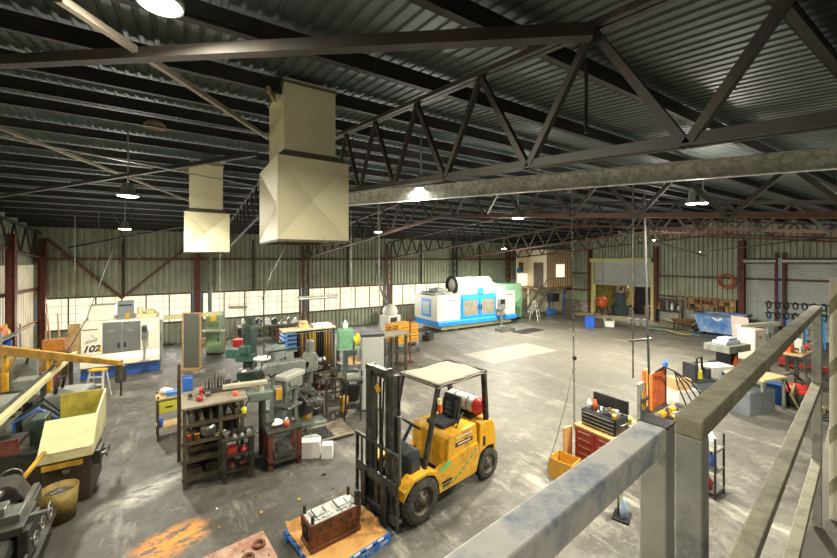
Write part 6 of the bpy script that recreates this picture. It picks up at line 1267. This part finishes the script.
MB().cyl(a, b, .024, 10).build('pipe', mat('black pipe', '#23221f', .7), t); MB().cyl(atd(650, 374, 7.75), atd(650.5, 410, 7.75), .04, 8).build('orange_sleeve', mat('orange timber', '#cc7a30'), t); MB().bar(atd(629, 341, 7.75), atd(652, 339, 7.75), .05, .04).build('cross_plate', m_dark, t); MB().tube(hang(a, atd(620, 225, 8.2), .3), .014).build('feed_hose', m_rubber, t)
t = thing('rail_hose', 'white hose bent over the top of the galvanised beam', 'hose', (0, 0, 0)); MB().tube([atd(617, 182, 4.72), atd(622, 172, 4.68), atd(634, 165, 4.66), atd(646, 166, 4.6), atd(652, 171, 4.6)], .022, 8).build('hose', mat('grey white hose', '#b5b5a4', .5), t); MB().tube([atd(621, 183, 4.70), atd(626, 174, 4.64), atd(637, 168, 4.62), atd(648, 169, 4.56)], .02, 8).build('hose', m_rubber, t)
for px, py0, py1, d, l in ((586, 0, 133, 2.45, 'thin cable dropping from the roof to the near truss chord'), (697, 240, 300, 20, 'pale line hanging before the tool wall'), (757, 240, 330, 19.5, 'pale line hanging in front of the narrower closed shutter'), (681, 245, 322, 22, 'cream tube hanging above the wheelbarrow'), (407, 215, 282, 18, 'thin line hanging over the machining centre end door'), (427, 215, 290, 18.5, 'thin line hanging over the low drive unit'),
                     (410, 300, 350, 16, 'thin line hanging above the yellow pallets'), (351, 220, 290, 14, 'pale line hanging beside the big hood'), (379, 200, 338, 10.6, 'grey line hanging down to the tall grey locker'), (246, 235, 360, 11.6, 'black line hanging to the dark green machine'), (220, 250, 345, 13, 'grey line hanging beside the smaller hood'), (264, 250, 400, 9.4, 'black power line hanging to the pale pistol grip'), (75, 240, 270, 13.0, 'white line hanging in front of the corner brace'), (603, 250, 292, 26, 'dark line with a hook inside the shutter head')):
    drop(px, py0, py1, d, .012, m_dark if 'black' in l or 'dark' in l or 'thin' in l else m_galv, l)
solo('pistol_grip', MB().cyl((0, 0, 0), (0, 0, .30), .035, 12).cyl((0, 0, -.06), (0, 0, 0), .02), m_ycream, 'pale grip at the end of the black power line by the pillar drill', 'grip', atd(264, 412, 9.4)-Vector((0, 0, .0)))
def wire(pts, r, m, l, cat='wire', name='hanging_wire', grp=None): return solo(name, MB().tube(pts, r, 5), m, l, cat, group=grp)
wire([atd(98, 186, 13.5), atd(99, 238, 13.5), atd(95, 280, 13.6)], .011, m_grey, 'pale drop line with a knot above the cell numbered 102')
wire([atd(99, 238, 13.5), atd(122, 276, 13.6)], .008, m_grey, 'pale stay from the knotted line down towards the slate motor box')
wire([atd(99, 238, 13.5), atd(84, 270, 13.6)], .008, m_grey, 'pale stay from the knotted line towards the corner brace')
wire([atd(135, 204, 13.2), atd(108, 262, 12), atd(86, 320, 11), atd(58, 368, 10.8)], .012, m_char, 'dark cable slanting from the lamps down to the cream rail')
wire([atd(109, 208, 13.5), atd(125, 232, 13.6), atd(142, 262, 13.8)], .009, m_grey, 'thin pale wire crossing the lamps above the numbered cell')
wire([atd(262, 300, 12), atd(272, 272, 12.2), atd(286, 246, 12.5)], .016, m_galv, 'grey wire slanting below the big hood to the windows')
solo('hanging_tube_light', MB().cyl((-.7, 0, 0), (.7, 0, 0), .035, 10).bx(-.75, .75, -.05, .05, .035, .09), m_galv, 'unlit tube fitting hanging above the strap rack', 'lamp', atd(318, 298, 13), R(5))
solo('hanging_tube_light', MB().cyl((-.3, 0, 0), (.3, 0, 0), .03, 10).bx(-.33, .33, -.045, .045, .03, .08), m_galv, 'short tube fitting tilted above the dark green machine', 'lamp', atd(238, 308, 13.5), R(-20))
q = at(262, 430); t = thing('work_lamp', 'white dish lamp on a thin pole beside the dark green machine', 'lamp', q, 0); MB().cyl((0, 0, 0), (0, 0, 1.72), .018, 8).lathe([(.001, .02), (.15, .02), (.16, 0)], n=16).build('pole', m_dark, t); MB().lathe([(.05, 1.80), (.19, 1.75), (.2, 1.71), (.17, 1.71), (.001, 1.73)], n=22).build('dish', m_white, t)
wire([atd(672, 236, 20)+Vector((.25*math.cos(a/3.0)*1.0, .45*math.sin(a/3.0), .35*math.cos(a/3.0))) for a in range(22)], .03, m_galv, 'loop of pale hose hanging high before the end wall', 'hose', 'hose_loop')
# ================= further clutter of the workshop =================
def drum(name, lbl, p, r, h, m, cat='drum', grp=None):
    return solo(name, MB().lathe([(.001, 0), (r, 0), (r*1.03, .02), (r, .04), (r, h*.33), (r*1.03, h*.35), (r, h*.37), (r, h*.66), (r*1.03, h*.68), (r, h*.70), (r, h-.03), (r*1.03, h-.01), (r*.94, h-.02), (.001, h-.02)], n=22), m, lbl, cat, p, 0, grp)
# second drill, vices and castings around the turret mill
t = thing('column_drill', 'green grey column drill standing behind the turret mill ram', 'drill', at(276, 408), R(-40))
MB().bx(-.25, .25, -.35, .25, 0, .08).build('base', m_greyg, t, .01); MB().cyl((0, .1, .08), (0, .1, 1.7), .075, 16).build('pillar', m_greyg, t); MB().bx(-.18, .18, -.4, .25, 1.35, 1.72).build('head', m_greyg, t, .05, 3); MB().bx(-.22, .22, -.36, .1, .85, .9).build('table', m_steel, t)
MB().cyl((0, -.25, 1.1), (0, -.25, 1.35), .045).build('spindle', m_steel, t); MB().cyl((0, .32, 1.4), (0, .32, 1.75), .1).build('motor', m_dark, t)
t = thing('arbor_press', 'dark arbor press on a welded stand behind the pedestal grinder', 'press', at(350, 398), R(-20))
MB().bx(-.25, .25, -.2, .2, 0, .75).build('stand', m_dark, t, .01); MB().prism([(-.2, .75), (.25, .75), (.25, .85), (-.05, .88), (-.05, 1.25), (.2, 1.3), (.2, 1.45), (-.2, 1.45)], -.08, .08, 'xz').build('frame', m_greyg, t, .02); MB().bx(.08, .14, -.03, .03, 1.0, 1.7).build('ram', m_steel, t); MB().cyl((.1, -.08, 1.38), (.35, -.12, 1.7), .014, 8).build('lever', m_steel, t)
t = thing('steel_trolley', 'two shelf steel trolley of castings between turret mill and strap rack', 'trolley', at(322, 398), R(-10))
for x in (-.35, .35):
    for y in (-.22, .22): MB().bx(x-.02, x+.02, y-.02, y+.02, .08, .85).build('leg', m_ang, t); MB().cyl((x-.015, y, .05), (x+.015, y, .05), .05, 12).build('castor', m_rubber, t)
for z in (.3, .8): MB().bx(-.38, .38, -.25, .25, z, z+.03).build('shelf', m_ang, t)
q = at(322, 398)
clutter('casting', 'oily casting on the two shelf steel trolley', 'casting', 'castings on the steel trolley', q.x-.34, q.x+.34, q.y-.16, q.y+.16, .832, 8, .08, .26, [m_steel, m_dark, m_greyg], 101, .1, .2)
clutter('casting', 'dark casting on the low shelf of the steel trolley', 'casting', 'castings low on the steel trolley', q.x-.34, q.x+.34, q.y-.16, q.y+.16, .332, 6, .08, .26, [m_dark, m_black, m_rust], 102, .1, .2)
for k, (px, py, r, h, m, l) in enumerate(((318, 418, .14, .35, m_dark, 'dark oil drum under the slotted table of the turret mill'), (306, 424, .12, .3, m_oldyel, 'ochre can beside the turret mill base'), (343, 380, .18, .6, m_greyg, 'grey green drum behind the steel stand'))): drum('drum', l, at(px, py), r, h, m)
t = thing('belt_grinder', 'dark bench grinder hung with cloths in front of the strap rack', 'grinder', at(315, 394), R(0)); MB().cyl((0, 0, 0), (0, 0, .9), .06).bx(-.2, .2, -.2, .2, 0, .03).build('pedestal', m_dark, t); MB().cyl((-.2, 0, 1.0), (.2, 0, 1.0), .1, 16).bx(-.08, .08, -.08, .08, .88, .95).build('motor', m_greyg, t)
for s in (-1, 1): MB().cyl((s*.24, 0, 1.0), (s*.3, 0, 1.0), .12, 18).build('wheel', m_steel, t)
# clutter on and by the long window bench
for k, (px, py, m, l) in enumerate(((285, 350, m_blue, 'blue crate beneath the long bench under the windows'), (292, 352, m_rust, 'rusty crate beneath the long bench under the windows'), (270, 346, m_wood, 'timber crate at the end of the long window bench'))):
    p = at(px, py); crate('crate', l, ((2.95, 4.45, 5.1)[k], 20.5, 0), .6, .4, .4, m)
for k, (px, py, m, l) in enumerate(((164, 352, m_wood, 'stack of timber boards behind the cell numbered 102'),)):
    solo('timber_stack', MB().bx(-.9, .9, -.2, .2, 0, .1).bx(-.85, .92, -.18, .2, .105, .2).bx(-.9, .85, -.2, .17, .205, .3), m, l, 'timber', (1.0, 20.9, 0))
# behind the blue machine and round the pallets
for k, (px, py, m, l) in enumerate(((372, 352, m_orange, 'orange toolbox on the floor behind the mint trolley'), (412, 352, m_steel, 'grey gearbox on the floor by the yellow pallets'), (428, 340, m_dark, 'dark pump on the floor at the end of the blue skirt'))):
    p = at(px, py); t = thing('toolbox' if k == 0 else 'gearbox' if k == 1 else 'pump', l, 'equipment', p, R(15*k)); MB().bx(-.3, .3, -.2, .2, 0, .3).build('body', m, t, .02); MB().cyl((-.2, 0, .38), (.2, 0, .38), .08 if k else .02, 12).bx(-.2, -.16, -.02, .02, .3, .38).bx(.16, .2, -.02, .02, .3, .38).build('top', m_dark, t)
# left end: racks, drums and bags by the pale side wall
t = thing('parts_rack', 'pale rack of bins against the pale side wall behind the swing beam', 'rack', (-4.75, 16.6, 0), 0)
for x in (-.3, .3):
    for y in (-.8, .8): MB().bx(x-.025, x+.025, y-.025, y+.025, 0, 2.0).build('post', m_grey, t)
for z in (.2, .7, 1.2, 1.7): MB().bx(-.33, .33, -.83, .83, z, z+.03).build('shelf', m_grey, t)
for i, z in enumerate((.232, .732, 1.232, 1.732)):
    clutter('parts_bin', 'parts bin on the pale rack, %s shelf' % ('lowest', 'second', 'third', 'top')[i], 'bin', 'bins on the %s shelf of the pale rack' % ('lowest', 'second', 'third', 'top')[i], -5.0, -4.5, 15.85, 17.35, z, 6, .18, .36, [m_blue, m_paper, m_card, m_grey, m_orange, m_yellow], 110+i, .2, .32)
for k, (x, y, r, h, m, l) in enumerate(((-3.9, 14.9, .28, .85, m_blue, 'blue oil drum standing behind the swing beam post'), (-3.3, 15.1, .28, .85, m_rust, 'rust red oil drum beside the blue one'), (-4.5, 9.3, .26, .8, m_char, 'charcoal drum behind the splash guard machine'))): drum('oil_drum', l, Vector((x, y, 0)), r, h, m)
solo('white_sack', MB().ball((0, 0, .3), (.28, .22, .32), 14).ball((.05, 0, .62), (.12, .1, .12), 10), m_paper, 'white sack slumped by the pale side wall', 'sack', (-4.2, 15.3, 0))
t = thing('gear_hob', 'grey machine column with yellow guards between feed rail and swing beam', 'machine tool', (-3.55, 14.0, 0), R(15))
MB().bx(-.5, .5, -.4, .4, 0, .6).build('base', m_greyg, t, .02); MB().bx(-.25, .3, -.25, .25, .6, 1.55).build('column', m_grey, t, .03); MB().bx(-.45, -.26, -.3, .3, .7, 1.2).build('guard', m_oldyel, t, .01); MB().cyl((.0, -.3, 1.3), (.0, -.55, 1.3), .13).build('spindle', m_steel, t); MB().tube([(.2, -.2, 1.5), (.3, -.4, 1.75), (.1, -.5, 1.6), (.05, -.5, 1.3)], .03).build('hose', m_rubber, t)
t = thing('hydraulic_unit', 'grey hydraulic unit with looped hoses behind the yellowed splash guard', 'hydraulic unit', (-2.25, 9.99, 0), R(0))
MB().bx(-.4, .4, -.3, .3, 0, .6).build('tank', m_greyg, t, .02); MB().cyl((0, 0, .6), (0, 0, 1.05), .16).build('motor', m_dark, t); MB().lathe([(.001, .95), (.06, .95), (.06, 1.1), (.001, 1.1)], (.25, .1, -.35)).build('filter', m_oldyel, t)
for s in (0, 1, 2): MB().tube([(-.3, -.2+.15*s, .6), (-.35, -.2+.15*s, 1.1), (0, -.25+.15*s, 1.3+.05*s), (.3, -.2+.15*s, 1.0), (.35, -.2+.15*s, .6)], .025, 6).build('hose', m_rubber if s else m_blue, t)
solo('plate_stack', MB().bx(-.3, .3, -.25, .25, 0, .05).bx(-.28, .3, -.22, .25, .052, .1).bx(-.3, .26, -.25, .2, .102, .15), m_rust, 'rusty plates stacked in front of the dark lathe bed machine', 'plates', (-2.3, 7.9, .0))
# things on the near lathe
solo('collet_box', MB().bx(-.12, .12, -.16, .16, 0, .08).bx(-.1, .1, -.14, .14, .08, .10), m_rust, 'rust brown collet box on the near lathe bed', 'box', (-2.17, 5.1, .793), R(5))
# tools hung along right-hand bench side
for k, (px, py, m, l) in enumerate(((706, 372, m_char, 'black pump set on the floor between grey bin and grey machine table'), (757, 372, m_rust, 'rusty motor on the floor by the cream surface machine'))):
    p = at(px, py); t = thing('motor_set', l, 'motor', p, R(-30)); MB().bx(-.25, .25, -.15, .15, 0, .08).build('base', m_dark, t); MB().cyl((-.2, 0, .22), (.2, 0, .22), .14, 16).build('motor', m, t); MB().cyl((.2, 0, .22), (.32, 0, .22), .03).build('shaft', m_steel, t)
t = thing('pallet_truck', 'red pallet truck parked by the far end of the tan table', 'pallet truck', (19.6, 4.4, 0), R(100))
for s in (-1, 1): MB().bx(-1.1, .1, s*.2-.07, s*.2+.07, .08, .14).build('fork', m_red, t)
MB().bx(.05, .25, -.2, .2, .1, .4).build('body', m_red, t); MB().cyl((.2, 0, .3), (.5, 0, 1.2), .02).bar((.5, -.15, 1.2), (.5, .15, 1.2), .04, .04).build('handle', m_black, t); MB().cyl((.15, -.08, .1), (.15, .08, .1), .1).build('wheel', m_rubber, t)
# chip litter and rags on the floor
clutter('offcut', 'small scrap lying on the floor before the tool bench', 'scrap', 'scraps on the bench side floor', .2, 2.6, 6.2, 7.2, .0, 8, .01, .03, [m_dark, m_oldyel, m_paper, m_rust], 121, .03, .07)
# ---- camera
cam = bpy.data.cameras.new('camera'); co = bpy.data.objects.new('camera', cam); COL.objects.link(co)
cam.sensor_fit = 'HORIZONTAL'; cam.sensor_width = 36; cam.lens = 36*F/837.0; cam.clip_start = .02; cam.clip_end = 200
cam.shift_x = 0.0; cam.shift_y = -19.0/837.0
co.location = (0, 0, EYE); co.rotation_euler = (PI/2, 0, -math.atan2(FW.x, FW.y)); SC.camera = co
w = bpy.data.worlds.new('daylight'); SC.world = w; w.use_nodes = True
bg = w.node_tree.nodes['Background']
sky = w.node_tree.nodes.new('ShaderNodeTexSky'); sky.sky_type = 'HOSEK_WILKIE'; sky.turbidity = 4
w.node_tree.links.new(sky.outputs['Color'], bg.inputs['Color']); bg.inputs['Strength'].default_value = .6
vs = SC.view_settings; SC.display_settings.display_device = 'sRGB'; vs.view_transform = 'Standard'; vs.look = 'None'; vs.gamma = 1; vs.use_curve_mapping = False
vs.exposure = EXPOSURE
SC.cycles.use_denoising = True; SC.cycles.max_bounces = 8; SC.cycles.diffuse_bounces = 5; SC.cycles.glossy_bounces = 3
SC.cycles.sample_clamp_indirect = 6
